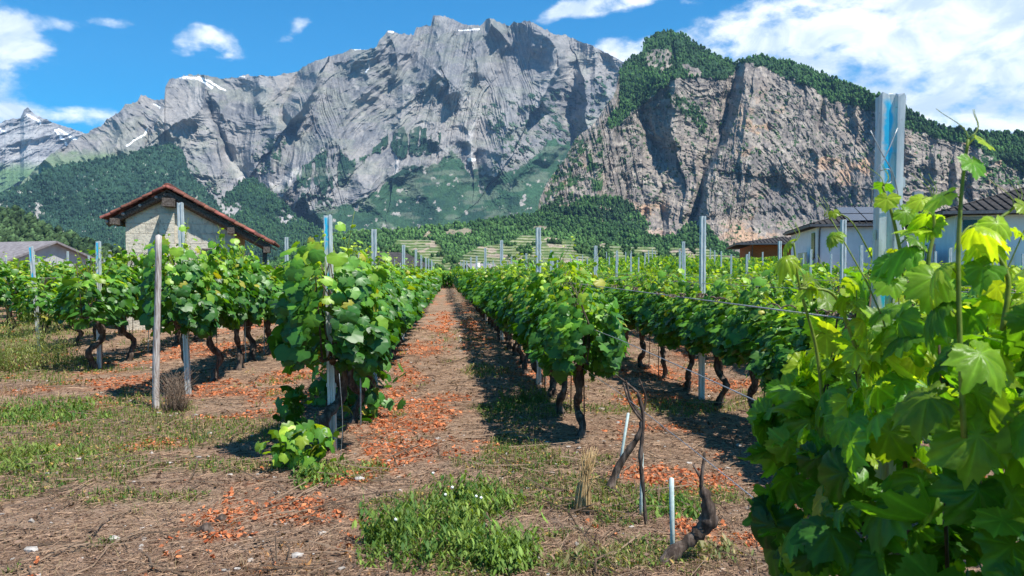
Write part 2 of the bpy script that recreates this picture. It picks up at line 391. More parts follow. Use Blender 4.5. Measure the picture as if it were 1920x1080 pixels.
# --- far peak
def sh_far(X, Y, yt):
    R = 8600 - 9 * (Y - yt) + -900 * ridged(X / 70 + Y / 90, Y / 60, 5, 3) * .35
    u = X * .35 + Y; wv = fbm(X / 60, Y / 60, 4, 4) * 30
    R = R - 90 * ridged((X - .3 * Y) / 40, (u + wv) / 9, 4, 6)
    c = mixc(np.ones(X.shape + (3,)) * .33, sms(fbm((X) / 30, (u + wv) / 4, 4, 8), .35, .7), (.20, .20, .21))
    c = mixc(c, sms(Y + 14 * fbm(X / 20, Y / 12, 4, 3), 305, 330), MEAD)
    sn = np.zeros(X.shape)
    for P in ([(52, 216), (68, 224), (75, 230)], [(104, 245), (118, 262), (130, 275)], [(110, 243), (135, 258), (160, 263)], [(-5, 240), (10, 248)]):
        dd, _ = polyd(*warp(X, Y, 2, 9, 3), P); sn = np.maximum(sn, (dd < 2.2) * 1.)
    c = mixc(c, sn, (.8, .82, .85)); return R, c, None
sheet('far_mountain', -260, 300, 1.4, [(-260, 250), (-100, 240), (0, 232), (12, 224), (38, 222), (45, 206), (52, 201), (58, 208), (62, 212), (100, 231), (130, 240), (165, 252), (200, 262), (300, 330)], 430, 170, sh_far, (4, 9), M['mtn'], label='grey limestone peak far off at the valley end')
# --- main massif
RIDGE = [(10, 420), (40, 345), (70, 312), (95, 290), (140, 262), (167, 249), (172, 243), (190, 238), (200, 225), (222, 212), (235, 198), (258, 190), (264, 179), (270, 180), (300, 190), (308, 187), (310, 162), (318, 148), (350, 142), (382, 141), (420, 148), (465, 141), (510, 144), (530, 140), (558, 135), (590, 113), (615, 106), (640, 101), (665, 91), (700, 92), (706, 88), (712, 73), (728, 58), (740, 59), (775, 68), (781, 52), (800, 49), (808, 50), (812, 31), (825, 30), (850, 38), (880, 48), (900, 49), (912, 36), (925, 36), (932, 42), (955, 49), (965, 41), (1000, 41), (1012, 50), (1025, 57), (1045, 65), (1058, 66), (1085, 78), (1110, 86), (1150, 105), (1180, 120), (1230, 150), (1300, 190), (1420, 260)]
BFOR = [(0, 520), (440, 500), (452, 432), (560, 408), (605, 394), (640, 386), (680, 372), (705, 360), (728, 338), (745, 322), (775, 310), (800, 312), (820, 306), (832, 292), (846, 284), (862, 296), (874, 316), (884, 332), (890, 320), (902, 313), (915, 328), (924, 312), (940, 320), (958, 322), (985, 312), (1012, 285), (1026, 268), (1040, 262), (1060, 270), (1420, 270)]
P1 = [(528, 358), (545, 335), (566, 314), (590, 298), (611, 276), (622, 290), (640, 282), (655, 300), (690, 292), (680, 310), (660, 325), (648, 350), (622, 352), (610, 372), (590, 392), (562, 402), (556, 385), (562, 360), (545, 366)]
P2 = [(690, 292), (712, 266), (738, 246), (757, 236), (764, 250), (775, 240), (790, 236), (806, 246), (812, 262), (828, 268), (822, 240), (834, 252), (822, 284), (800, 292), (770, 290), (752, 300), (738, 285), (728, 268), (712, 285)]
def sh_main(X, Y, yt):
    s = np.clip((480 - Y) / 450, 0, 1.05)
    R = 3300 + 2900 * s ** .85
    wx, wy = warp(X, Y, 26, 90, 1)
    # hand laid ribs and gullies
    for P, am, wl, wr in [
        ([(1036, 62), (1042, 110), (1030, 150), (1010, 180)], 420, 70, 14), ([(962, 44), (952, 95), (944, 140), (925, 168)], -160, 14, 30),
        ([(605, 150), (592, 185), (560, 225), (548, 240)], 330, 45, 14), ([(560, 140), (545, 190), (540, 232)], -220, 26, 30),
        ([(388, 165), (385, 190), (360, 220), (338, 238)], 200, 26, 18), ([(316, 150), (318, 200), (300, 240)], 180, 20, 40),
        ([(394, 190), (405, 225), (420, 262), (440, 300)], -110, 9, 7), ([(440, 300), (500, 385), (560, 425)], -220, 45, 45),
        ([(548, 240), (560, 280), (520, 340), (500, 372)], -160, 22, 22), ([(705, 90), (690, 150), (640, 240), (612, 276), (530, 355), (505, 400)], 320, 60, 45),
        ([(735, 60), (745, 110), (740, 130)], 160, 20, 25), ([(812, 118), (800, 130), (762, 145), (748, 230), (740, 300)], 80, 16, 60), 
        ([(812, 122), (850, 160), (896, 200)], 80, 24, 16), ([(800, 150), (815, 190), (810, 260)], 150, 60, 60), ([(815, 32), (822, 80), (830, 118)], 230, 22, 34), ([(880, 60), (895, 110), (893, 140)], 200, 14, 18), ([(915, 38), (935, 75), (950, 90)], 150, 14, 16),
        ([(900, 200), (882, 250), (884, 300), (886, 335)], -170, 30, 30), ([(890, 208), (870, 240), (872, 290)], 120, 12, 30),
        ([(955, 180), (935, 230), (925, 300)], 190, 26, 22), ([(1038, 85), (1040, 140), (1020, 200), (1030, 250)], -70, 6, 12), ([(1090, 150), (1100, 180), (1090, 230)], 220, 12, 22), ([(1075, 170), (1078, 200)], -120, 14, 8),
        ([(1070, 200), (1055, 260), (1015, 320)], -200, 18, 18), ([(1020, 220), (1010, 280), (960, 330)], 200, 24, 22), ([(1110, 90), (1120, 150), (1150, 180)], 120, 25, 20), ([(265, 180), (255, 230), (200, 290)], 150, 30, 30), ([(470, 142), (480, 200), (500, 220)], -60, 30, 30)]:
        R = R + rib(wx, wy, P, am * 1.45, wl, wr)
    R = R - 420 * (1 - .6 * sms(Y - line(X, BFOR), -12, 34)) * (ridged((wx - .55 * wy) / 240 + .35, wy / 420, 3, 12, .5) - .45)
    # gullies running down the face
    kk = np.interp(X, [100, 380, 520, 600, 820, 930, 1200], [-.7, -.55, .3, .75, .7, .25, .1]); hx = wx + kk * (wy - 200)
    att = 1 - .72 * sms(Y - line(X, BFOR), -12, 34)
    R = R - 400 * att * (ridged(hx / 120, wy / 260, 4, 3, .5) - .4)
    R = R - 85 * att * (ridged(hx / 34, wy / 50, 4, 7, .55) - .4)
    # strata, dipping to the right
    dip = np.interp(X, [100, 350, 560, 650, 780, 900, 1000, 1400], [.25, .42, .35, .75, .5, -.2, .1, .15])
    u = wy - dip * X
    st = ridged(u / 15 + 3 * fbm(X / 80, Y / 80, 3, 2), (X + dip * Y) / 160, 4, 9, .6)
    rockk = sms(fbm(X / 50, Y / 50, 3, 6), .35, .6)
    R = R - 40 * att * st * (.4 + .6 * rockk)
    R = R - 14 * fbm(X / 5, Y / 5, 3, 2)
    # colour
    c = np.ones(X.shape + (3,)) * np.array([.225, .218, .214])
    c = mixc(c, sms(fbm(u / 5, (X + dip * Y) / 70, 5, 4, .6), .42, .60), (.150, .152, .162))
    c = mixc(c, .8 * sms(fbm(X / 7, Y / 22, 5, 11, .6), .52, .72), (.125, .13, .14))
    c = mixc(c, .6 * sms(fbm(X / 110, Y / 90, 4, 8), .5, .66), (.30, .28, .262))
    c = mixc(c, .45 * sms(fbm(X / 25, Y / 60, 4, 10), .55, .7), (.34, .325, .31))
    # scree fans
    for P, wd in (([(430, 290), (470, 360), (500, 385)], 12), ([(900, 215), (880, 260), (886, 310), (884, 335)], 8), ([(812, 128), (850, 165), (897, 203)], 2.5), ([(1070, 275), (1045, 300), (1020, 325), (1000, 335)], 6), ([(1012, 300), (985, 318), (960, 332)], 3.5), ([(505, 345), (525, 360), (545, 385)], 4), ([(560, 320), (520, 350)], 10), ([(925, 300), (928, 325)], 3), ([(745, 290), (740, 330), (700, 380), (640, 400)], 5)):
        dd, _ = polyd(*warp(X, Y, 5, 16, 3), P); c = mixc(c, sms(-dd, -wd, -wd * .4) * .8, (.42, .40, .385))
    X2, Y2 = warp(X, Y, 7, 14, 2)
    fo = sms(Y2 - line(X2, BFOR), -1.5, 1.5)
    X3, Y3 = warp(X, Y, 6, 9, 9); X3 = X3 + 4 * (fbm(X / 5, Y / 30, 3, 4) - .5) * 2
    gap = sms(fbm(X / 9, Y / 45, 4, 13), .57, .6)
    fo = np.maximum(fo, (inpoly(X3, Y3, P1) | inpoly(X3, Y3, P2)) * (1 - gap))
    # tree specks on scree and ledges
    sp1 = sms(fbm((X - .8 * Y) / 7, Y / 7, 4, 5, .65), .56, .6)
    reg = inpoly(X2, Y2, [(295, 300), (345, 295), (400, 330), (430, 400), (440, 430), (330, 400), (300, 350)]) | inpoly(X2, Y2, [(480, 260), (540, 255), (520, 320), (470, 330)]) | inpoly(X2, Y2, [(500, 360), (620, 370), (640, 400), (560, 420), (520, 400)]) | inpoly(X2, Y2, [(900, 200), (1180, 130), (1160, 300), (1020, 330), (930, 320)])
    fo = np.maximum(fo, sp1 * reg)
    fc = mixc(np.ones(X.shape + (3,)) * FOR, sms(fbm(X / 40, Y / 30, 5, 7), .4, .7), FOR2)
    fc = mixc(fc, sms(fbm(X / 60, Y / 22, 5, 1), .5, .7) * sms(X, 770, 850) * .8, (.036, .092, .048))
    fc = fc * (.72 + .56 * vn(X / 1.8, Y / 1.5, 3))[..., None]
    bare = sms(fbm(X / 13, Y / 11, 5, 12, .6), .68, .72)
    fc = mixc(fc, bare, (.3, .28, .26))
    c = mixc(c, fo, np.zeros(3)) + fc * fo[..., None]
    # alpine meadow under the left saddle, faint grass on high ledges
    c = mixc(c, .7 * sms(Y + 20 * fbm(X / 18, Y / 12, 4, 2), 288, 305) * (X < 330), MEAD)
    c = mixc(c, .35 * sms(fbm(X / 40, Y / 14, 4, 14), .52, .66), (.19, .21, .16))
    R = R - fo * (8 * vn(X / 2.6, Y / 2.0, 6) + 40 * ridged((X + .5 * Y) / 60, Y / 60, 3, 2))
    sn = np.zeros(X.shape)
    for P, wd in (([(338, 146), (352, 145)], 1.6), ([(354, 146), (372, 148), (385, 156), (398, 165)], 2.2), ([(372, 145), (395, 153), (410, 164), (422, 170)], 1.8), ([(277, 240), (270, 252), (250, 264), (238, 274)], 1.3), ([(665, 92), (684, 92)], 1.3), ([(729, 59), (738, 61)], 1.5), ([(880, 299), (889, 300)], 3.2), ([(450, 143), (458, 144)], 1), ([(860, 58), (900, 55)], 1), ([(692, 128), (686, 136)], 1.2), ([(290, 196), (300, 202)], 1.2)):
        dd, _ = polyd(*warp(X, Y, 2.0, 7, 3), P); sn = np.maximum(sn, (dd < wd) * 1.)
    c = mixc(c, sn, (.85, .86, .88))
    return R, c, fo
res_main = sheet('mountain_massif', 10, 1420, 1.1, RIDGE, 516, 420, sh_main, (7, 16), M['mtn'], label='huge grey limestone massif with wooded lower slopes')
def forest_cols(X, Y, a=FOR, b=FOR2, s=3):
    fc = mixc(np.ones(X.shape + (3,)) * a, sms(fbm(X / 30, Y / 22, 5, s), .4, .7), b)
    return fc * (.6 + .8 * vn(X / 1.8, Y / 1.6, s))[..., None]
# --- dark wooded spur behind the hut
def sh_spur(X, Y, yt):
    R = 3000 + 5.2 * (470 - Y) - 160 * ridged(X / 90, Y / 120, 5, 5) - 14 * vn(X / 2.6, Y / 2.2, 6)
    c = forest_cols(X, Y, np.array([.026, .064, .045]), np.array([.038, .085, .048]))
    X2, Y2 = warp(X, Y, 8, 9, 4)
    rk = ((np.hypot((X2 - 66) / 14, (Y2 - 396) / 18) < 1) | (np.hypot((X2 - 5) / 14, (Y2 - 388) / 9) < 1) | (np.hypot((X2 - 40) / 14, (Y2 - 360) / 5) < .6) | (fbm(X / 8, Y / 8, 4, 8, .6) > .745)) * sms(fbm(X / 5, Y / 5, 3, 9), .4, .5)
    c = mixc(c, rk, (.36, .34, .31)); fo = 1 - rk
    md = sms(fbm(X / 60, Y / 14, 4, 3), .6, .66) * (Y > 330) * (X < 40); c = mixc(c, md * .8, MEAD)
    return R, c, fo
r_spur = sheet('wooded_hill', -260, 450, 1.3, [(-260, 330), (-120, 345), (-20, 372), (0, 366), (30, 352), (60, 336), (85, 320), (120, 308), (165, 302), (200, 296), (240, 290), (262, 281), (280, 275), (310, 270), (330, 273), (342, 280), (348, 296), (352, 318), (366, 336), (385, 356), (400, 372), (430, 420), (450, 470)], 512, 150, sh_spur, (4, 8), M['mtn'], label='dark green wooded mountain spur behind the hut')
def sh_tri(X, Y, yt):
    R = 3100 + 4.8 * (470 - Y) - 90 * ridged(X / 50, Y / 70, 5, 4) - 12 * vn(X / 2.6, Y / 2.2, 6)
    c = forest_cols(X, Y, s=5); X2, Y2 = warp(X, Y, 9, 10, 4)
    rk = ((np.hypot((X2 - 428) / 24, (Y2 - 390) / 15) < 1) | (np.hypot((X2 - 535) / 16, (Y2 - 408) / 12) < 1)) * sms(fbm(X / 5, Y / 5, 3, 9, .6), .42, .5)
    c = mixc(c, rk, (.34, .32, .31)); return R, c, 1 - rk
r_tri = sheet('wooded_knoll', 350, 640, 1.3, [(350, 470), (390, 415), (412, 380), (430, 360), (450, 342), (466, 334), (478, 334), (495, 348), (520, 370), (560, 408), (600, 430), (640, 446)], 512, 110, sh_tri, (3, 8), M['mtn'], label='steep green wooded knoll below the grey scree')
# --- near cliffs on the right
CT = [(985, 470), (1000, 420), (1008, 394), (1012, 374), (1022, 350), (1034, 330), (1046, 315), (1058, 300), (1068, 280), (1078, 262), (1092, 248), (1108, 238), (1122, 222), (1135, 200), (1150, 182), (1156, 165), (1162, 132), (1175, 113), (1190, 106), (1204, 99), (1206, 82), (1214, 72), (1228, 66), (1240, 60), (1258, 57), (1280, 64), (1298, 78), (1320, 92), (1350, 106), (1378, 120), (1392, 112), (1404, 108), (1425, 104), (1442, 108), (1500, 120), (1530, 134), (1600, 160), (1650, 182), (1690, 199), (1730, 220), (1760, 236), (1790, 242), (1850, 249), (1920, 251), (2000, 262), (2150, 290), (2400, 330)]
F1 = [(1150, 105), (1175, 100), (1205, 85), (1206, 70), (1225, 40), (1300, 40), (1385, 110), (1378, 142), (1360, 149), (1335, 147), (1300, 147), (1272, 147), (1256, 150), (1240, 168), (1222, 186), (1205, 200), (1188, 206), (1172, 222), (1160, 240), (1148, 245), (1138, 232), (1150, 210), (1162, 190), (1166, 160)]
F2 = [(1404, 90), (1500, 90), (1700, 150), (1950, 220), (2400, 300), (2400, 372), (2100, 340), (1990, 330), (1920, 326), (1880, 300), (1850, 288), (1810, 268), (1770, 262), (1730, 250), (1690, 236), (1650, 216), (1610, 200), (1560, 190), (1530, 170), (1490, 152), (1462, 146), (1440, 128), (1412, 122)]
BL = [(985, 400), (1012, 398), (1030, 382), (1060, 388), (1080, 376), (1100, 372), (1130, 366), (1160, 366), (1180, 380), (1195, 392), (1212, 412), (1222, 432), (1236, 444), (1262, 446), (1280, 432), (1300, 416), (1312, 410), (1330, 420), (1342, 450), (1352, 475), (1400, 500), (2400, 500)]
def sh_cliff(X, Y, yt):
    zc = np.clip((490 - Y) / 433, 0, 1.1)
    R = 1750 + np.interp(zc, [0, .18, .35, .8, 1.0, 1.1], [0, 380, 560, 980, 1400, 1600])
    wx, wy = warp(X, Y, 14, 60, 6)
    for P, am, wl, wr in [
        ([(1400, 112), (1396, 160), (1384, 215), (1368, 262), (1345, 300), (1332, 345), (1324, 400), (1322, 425)], 165, 9, 220), ([(1385, 130), (1362, 210), (1352, 262), (1325, 330), (1312, 380), (1306, 420)], -120, 16, 9),
        ([(1262, 165), (1262, 210), (1268, 258)], 120, 20, 80), ([(1206, 205), (1212, 250), (1228, 280)], -90, 20, 30),
        ([(1660, 170), (1658, 240), (1655, 300), (1640, 420)], 190, 32, 120), ([(1610, 180), (1608, 230)], 60, 12, 30), ([(1545, 180), (1538, 240)], -50, 10, 10), ([(1408, 190), (1398, 250), (1392, 300)], 90, 14, 30),
        ([(1160, 190), (1110, 260), (1060, 330), (1010, 400)], 130, 40, 60), ([(1250, 150), (1160, 250), (1120, 330), (1100, 380)], 110, 40, 40), ([(1178, 340), (1176, 400)], -45, 6, 6), ([(1202, 350), (1200, 410)], -45, 5, 8), ([(1238, 400), (1242, 440)], -60, 8, 10), ([(1260, 390), (1256, 430)], 50, 10, 14), ([(1300, 350), (1290, 410)], 60, 12, 18),
        ([(1255, 62), (1240, 110), (1225, 140)], 110, 30, 30), ([(1290, 80), (1300, 120)], 70, 30, 40), ([(1215, 260), (1240, 330), (1235, 400)], -40, 20, 20), ([(1760, 250), (1750, 330), (1740, 420)], 70, 16, 50), ([(1840, 270), (1830, 350)], 90, 22, 50), ([(1690, 230), (1685, 330)], -90, 14, 14), ([(1470, 330), (1540, 336), (1610, 350)], 55, 26, 60), ([(1440, 270), (1520, 280), (1600, 270)], 30, 20, 20)]:
        R = R + rib(wx, wy, P, am, wl, wr)
    R = R - 95 * (ridged(wx / 75, wy / 190, 6, 4, .55) - .4) - 26 * (ridged(wx / 22 , wy / 40, 5, 8, .6) - .4)
    dip = np.interp(X, [1000, 1200, 1330, 1400, 1650, 2000], [-.3, .45, .45, .12, .3, .35])
    u = wy - dip * X
    R = R - 16 * ridged(u / 13 + 2 * fbm(X / 60, Y / 60, 3, 3), (X + dip * Y) / 90, 4, 9, .65) - 7 * fbm(X / 4, Y / 4, 3, 2)
    c = np.ones(X.shape + (3,)) * np.array([.265, .232, .200])
    c = mixc(c, sms(fbm(u / 6, (X + dip * Y) / 45, 5, 4), .38, .66), (.175, .155, .145))
    c = mixc(c, .6 * sms(fbm(X / 6, Y / 14, 5, 11, .6), .53, .70), (.12, .11, .105))
    c = mixc(c, .6 * sms(fbm(X / 9, Y / 9, 4, 13, .6), .56, .7), (.42, .37, .32))
    # water-streaked grey wall
    wl_ = sms(X, 1400, 1440) * sms(-X, -1660, -1600) * sms(Y, 318, 345) * sms(-Y, -440, -400)
    c = mixc(c, wl_ * (.35 + .6 * sms(fbm(X / 4, Y / 90, 4, 3, .7), .4, .6)), (.13, .125, .13))
    # ochre stains
    oc = blur = sms(fbm(X / 38, Y / 26, 5, 10, .6), .53, .64)
    rg = np.maximum.reduce([np.exp(-(((X - a) / rx) ** 2 + ((Y - b) / ry) ** 2)) for a, b, rx, ry in ((1500, 290, 80, 40), (1430, 250, 50, 60), (1280, 395, 40, 30), (1215, 400, 30, 25), (1410, 440, 60, 25), (1600, 300, 40, 60), (1420, 400, 16, 30), (1225, 432, 30, 14), (1080, 350, 40, 40), (1800, 300, 100, 50))])
    c = mixc(c, .75 * oc * np.clip(rg * 1.3, 0, 1), (.46, .29, .18))
    c = mixc(c, .35 * sms(fbm(X / 50, Y / 40, 4, 2), .5, .66), (.29, .245, .21))
    X2, Y2 = warp(X, Y, 7, 12, 2)
    f1 = inpoly(X2, Y2, F1) & ~((np.hypot((X2 - 1238) / 30, (Y2 - 112) / 22) < 1) & (fbm(X / 6, Y / 6, 3, 4, .6) > .44)) & ~(inpoly(X2, Y2, [(1280, 115), (1292, 118), (1318, 140), (1312, 146), (1290, 140)]))
    f2 = inpoly(X2, Y2, F2) | ((X > 1378) & (Y - yt < np.interp(X, [1378, 1400, 1450, 1500], [2, 8, 24, 24])))
    d3, _ = polyd(X2, Y2, [(1256, 180), (1285, 200), (1312, 226), (1318, 240)]); f3 = (d3 < 7 + 5 * fbm(X / 8, Y / 8, 3, 4)) & (fbm(X / 5, Y / 5, 3, 8) > .42)
    X4, Y4 = warp(X, Y, 9, 14, 7)
    f4 = Y4 > line(X4, BL)
    f4 &= ~((np.hypot((X - 1232) / 34, (Y - 442) / 12) < 1) & (Y < 446))
    f5 = (sms(fbm(X / 9, Y / 9, 4, 1, .65), .53, .56) * (X < 1130) * (Y > 235)) > .5
    f6 = (sms(fbm((X) / 6, (Y - .3 * X) / 4, 4, 5, .65), .655, .675) * (Y > 170)) > .5
    f7 = (fbm(X / 8, Y / 6, 4, 6, .6) > .5) & (Y - yt < 95) & (Y - yt > 40) & (X > 1840)
    fo = (f1 | f2 | f3 | f4 | f5 | f6 | f7).astype(float)
    fc = forest_cols(X, Y, np.array([.026, .062, .028]), np.array([.05, .11, .036]), 4)
    bare = sms(fbm(X / 9, Y / 8, 5, 12, .6), .7, .73) * (Y > 380); fc = mixc(fc, bare, (.36, .3, .25))
    c = mixc(c, fo, np.zeros(3)) + fc * fo[..., None]
    c = mixc(c, ((np.hypot((X2 - 1232) / 34, (Y2 - 440) / 9) < 1) & (fo < .5)) * .8, (.42, .31, .25))
    R = R - fo * 7 * vn(X / 3.2, Y / 2.6, 6)
    return R, c, np.clip((f1 | f2 | f4) * 1. + f3 * .8 + (f5 | f6 | f7) * .62, 0, 1) * (1 - bare) * np.where(f1 | f2 | f3 | f4, 1, vn(X * .37, Y * .37, 2) > .86)
r_cliff = sheet('cliff_mountain', 985, 2300, 1.15, CT, 514, 400, sh_cliff, (3, 9), M['mtn'], back=((120, -30), (400, -250), (900, -900)), label='brown grey cliff mountain with a dark wooded crest')
# --- wooded foothill with terraces below
FT = [(500, 500), (560, 470), (600, 452), (640, 440), (700, 434), (760, 432), (840, 424), (900, 416), (960, 408), (1010, 402), (1060, 408), (1120, 414), (1190, 436), (1240, 448), (1300, 440), (1340, 450), (1380, 476), (1460, 500)]
def sh_foot(X, Y, yt):
    R = 1350 + 6 * (500 - Y) - 60 * ridged(X / 80, Y / 40, 4, 5) - 5 * vn(X / 4, Y / 3, 6)
    c = forest_cols(X, Y, np.array([.03, .072, .03]), np.array([.06, .125, .04]), 4)
    X2, Y2 = warp(X, Y, 8, 12, 5)
    op = ((np.hypot((X2 - 862) / 34, (Y2 - 437) / 6) < 1) | (np.hypot((X2 - 802) / 10, (Y2 - 440) / 9) < 1) | (np.hypot((X2 - 1012) / 14, (Y2 - 430) / 4) < 1)) * 1.
    c = mixc(c, op * .8, (.3, .25, .18)); return R, c, 1 - op
r_foot = sheet('wooded_foothill', 500, 1460, 1.6, FT, 512, 60, sh_foot, (3, 10), M['mtn'], label='green wooded foothill under the cliffs')
TT = [(560, 498), (640, 492), (700, 482), (735, 462), (745, 450), (800, 450), (822, 453), (829, 470), (838, 484), (855, 486), (870, 478), (897, 463), (949, 456), (976, 442), (1004, 441), (1071, 451), (1088, 462), (1100, 464), (1131, 456), (1170, 463), (1228, 463), (1236, 476), (1246, 480), (1258, 464), (1325, 466), (1345, 478), (1500, 492), (1700, 500)]
def sh_terr(X, Y, yt):
    k = (500 - Y) / 60.; wv = 5 * fbm(X / 60, Y / 60, 3, 3)
    q = (Y + wv - .03 * (X - 1000)) / 5.2; st = np.floor(q); fr = q - st
    R = 900 + 420 * (500 - (st + np.clip(fr * 1.6 - .3, 0, 1)) * 5.2) / 60. - 40 * ridged(X / 130, Y / 300, 3, 5)
    c = mixc(np.ones(X.shape + (3,)) * np.array([.10, .16, .05]), sms(fbm(X / 14, st * 1.7, 3, 4), .4, .62), (.16, .20, .075))
    c = mixc(c, ((fr > .36) & (fr < .66)) * (.2 + .6 * sms(fbm(X / 18, st * 3.1, 2, 6), .38, .6)), (.32, .30, .22))
    c = mixc(c, sms(fbm(X / 22, Y / 9, 4, 8), .62, .66), (.34, .28, .21))
    fo = sms(fbm(X / 30, Y / 14, 4, 9), .60, .64); 
    for P in ([(1095, 450), (1090, 470)], [(1250, 468), (1240, 485), (1225, 505)], [(835, 470), (850, 490)], [(1085, 462), (1110, 478)], [(1170, 465), (1182, 480)]):
        dd, _ = polyd(*warp(X, Y, 5, 10, 1), P); fo = np.maximum(fo, (dd < 6) * 1.)
    c = mixc(c, fo, (.04, .08, .03)); return R, c, fo
r_terr = sheet('terraced_slope', 560, 1700, 1.3, TT, 508, 70, sh_terr, (1.0, 14), M['mtn'], back=((60, -10), (200, -90), (300, -200)), label='terraced green vineyard slope with pale retaining walls')
def sh_low(X, Y, yt):
    R = 700 + 5 * (500 - Y) - 8 * vn(X / 6, Y / 5, 6) - 40 * ridged(X / 60, Y / 60, 4, 2)
    c = forest_cols(X, Y, np.array([.028, .055, .025]), np.array([.05, .085, .035]), 6); return R, c, np.ones(X.shape)
r_low = sheet('low_wooded_hill', -260, 260, 1.6, [(-260, 350), (-100, 380), (0, 394), (40, 402), (70, 418), (100, 436), (130, 446), (190, 468), (260, 498)], 512, 60, sh_low, (4, 12), M['mtn'], label='low dark wooded hill behind the grey-roofed house')

# --- woods: single trees standing on the wooded parts
rs = np.random.RandomState(11)
def tree_tpl(kind):
    if kind == 0:   # conifer, three skirts
        V = []; F = []
        for (r, z0, z1) in ((.30, .05, .55), (.23, .32, .78), (.14, .58, 1.0)):
            k = len(V); V += [(r * cos(a), r * sin(a), z0 + .04 * (i % 2)) for i, a in enumerate(np.arange(6) * pi / 3)] + [(0, 0, z1)]
            F += [(k + i, k + (i + 1) % 6, k + 6) for i in range(6)]
        return np.array(V), np.array(F)
    V = []; F = []
    for r, z in ((.22, .08), (.46, .38), (.40, .68), (.18, .93)):
        V += [(r * cos(a) * rs.uniform(.75, 1.2), r * sin(a) * rs.uniform(.75, 1.2), z + rs.uniform(-.06, .06)) for a in np.arange(6) * pi / 3 + z * 3]
    V.append((0, 0, 1.0))
    for L in range(3):
        for i in range(6):
            a, b = L * 6 + i, L * 6 + (i + 1) % 6; F += [(a, b, b + 6), (a, b + 6, a + 6)]
    F += [(18 + i, 18 + (i + 1) % 6, 24) for i in range(6)]
    return np.array(V), np.array(F)
M['tree'] = simple('tree_canopy', (.55, .55, .55), (1.4, 1.4, 1.3), .25, .9, .5, usecol=True, spec=.1)
def woods(name, res, n, h, conif, ca, cb, label, xr=None, topw=0):
    X, Y, P, fo, _ = res; w_ = np.where(fo > .6, fo, 0).astype(float)
    if xr: w_ = w_ * (X > xr[0]) * (X < xr[1])
    w_[:, :2] = 0; area = np.gradient(Y, axis=1) * -1; w_ = w_ * np.clip(area, .2, 5)
    if topw: w_[:, -3:] *= topw
    p = (w_ / w_.sum()).ravel(); ii = rs.choice(p.size, n, p=p); pos = P.reshape(-1, 3)[ii] + rs.randn(n, 3) * [3, 3, 0]
    mb = MB()
    for k in (0, 1):
        sel = (rs.rand(n) < conif) == (k == 0); q = pos[sel]; mm = len(q)
        if not mm: continue
        V, F = tree_tpl(k); hh = h * rs.uniform(.6, 1.35, mm); a = rs.rand(mm) * 6.28
        Vx = V[None, :, 0] * np.cos(a)[:, None] - V[None, :, 1] * np.sin(a)[:, None]; Vy = V[None, :, 0] * np.sin(a)[:, None] + V[None, :, 1] * np.cos(a)[:, None]
        wd = (hh * (1.0 if k == 0 else .95))[:, None]
        VV = np.stack([Vx * wd + q[:, :1], Vy * wd + q[:, 1:2], V[None, :, 2] * hh[:, None] + q[:, 2:] - h * .15], -1)
        FF = (F[None] + (np.arange(mm) * len(V))[:, None, None]).reshape(-1, 3)
        lo_ = sms(fbm((q[:, 0] + q[:, 1] * .3) / (h * 14), q[:, 2] / (h * 7), 4, 3), .42, .62)[:, None]; cc = np.array(ca) + (np.array(cb) * 1.25 - np.array(ca)) * np.clip(rs.rand(mm, 1) ** 2 * .6 + lo_ * .6, 0, 1); cc = cc * rs.uniform(.6, 1.3, (mm, 1))
        mb.add(VV.reshape(-1, 3), FF, np.repeat(cc, len(V), 0), 0, k == 1)
    o = mb.build(name, M['tree']); tag(o, label, 'forest', None, 'stuff')
G1, G2 = (.026, .060, .026), (.065, .14, .04)
woods('forest', r_cliff, 15000, 9.5, .55, G1, G2, 'dark green woods on the cliff mountain crest and foot', topw=2.5)
woods('forest', r_foot, 9000, 9, .2, (.03, .075, .025), (.08, .16, .045), 'bright green woods covering the foothill')
woods('forest', r_spur, 16000, 12, .8, (.020, .050, .036), (.036, .080, .045), 'dark conifer forest on the spur behind the hut')
woods('forest', r_tri, 6000, 12, .7, (.024, .06, .032), (.045, .1, .04), 'green woods on the steep knoll')
woods('forest', r_low, 2500, 9, .4, (.025, .05, .022), (.06, .10, .04), 'olive green woods on the low hill')

woods('trees_on_terraces', r_terr, 900, 6, .05, (.03, .065, .022), (.06, .12, .035), 'dark bushes and small trees between the terraces')

# ------------------------------------------------------------------ buildings
M['plaster'] = None
m, t = mat('old_stone_plaster'); v = obj_vec(t)
br = t.n('ShaderNodeTexBrick'); t.l(v, br.inputs[0]); 
mp = t.n('ShaderNodeMapping'); mp.inputs['Rotation'].default_value = (pi / 2, 0, 0); t.l(v, mp.inputs[0]); t.l(mp.outputs[0], br.inputs[0])
br.inputs['Scale'].default_value = 1.0; br.inputs['Brick Width'].default_value = .52; br.inputs['Row Height'].default_value = .24; br.inputs['Mortar Size'].default_value = .012; br.inputs['Mortar Smooth'].default_value = .4
br.inputs['Color1'].default_value = (.52, .46, .36, 1); br.inputs['Color2'].default_value = (.60, .53, .42, 1); br.inputs['Mortar'].default_value = (.44, .38, .30, 1)
nn = t.noise(2.2, 8, .65, v); n2 = t.noise(11, 6, .7, v)
c = t.mix(t.ss(nn, .36, .46), br.outputs[0], (.62, .56, .45)); c = t.mix(t.ss(n2, .56, .68), c, (.27, .23, .18)); c = t.mix(t.m('MULTIPLY', t.ss(t.noise(1.1, 6, .7, v, 1.5), .52, .62), .6), c, (.34, .31, .27))
out(t, principled(t, c, .95, t.m('ADD', br.outputs['Fac'], t.m('MULTIPLY', n2, -1.2)), .03, .8, 0, .1)); M['plaster'] = m
M['beam'] = simple('weathered_beam', (.055, .042, .034), (.16, .13, .11), 8, .9, .006, stretch=(4, .6, 4))
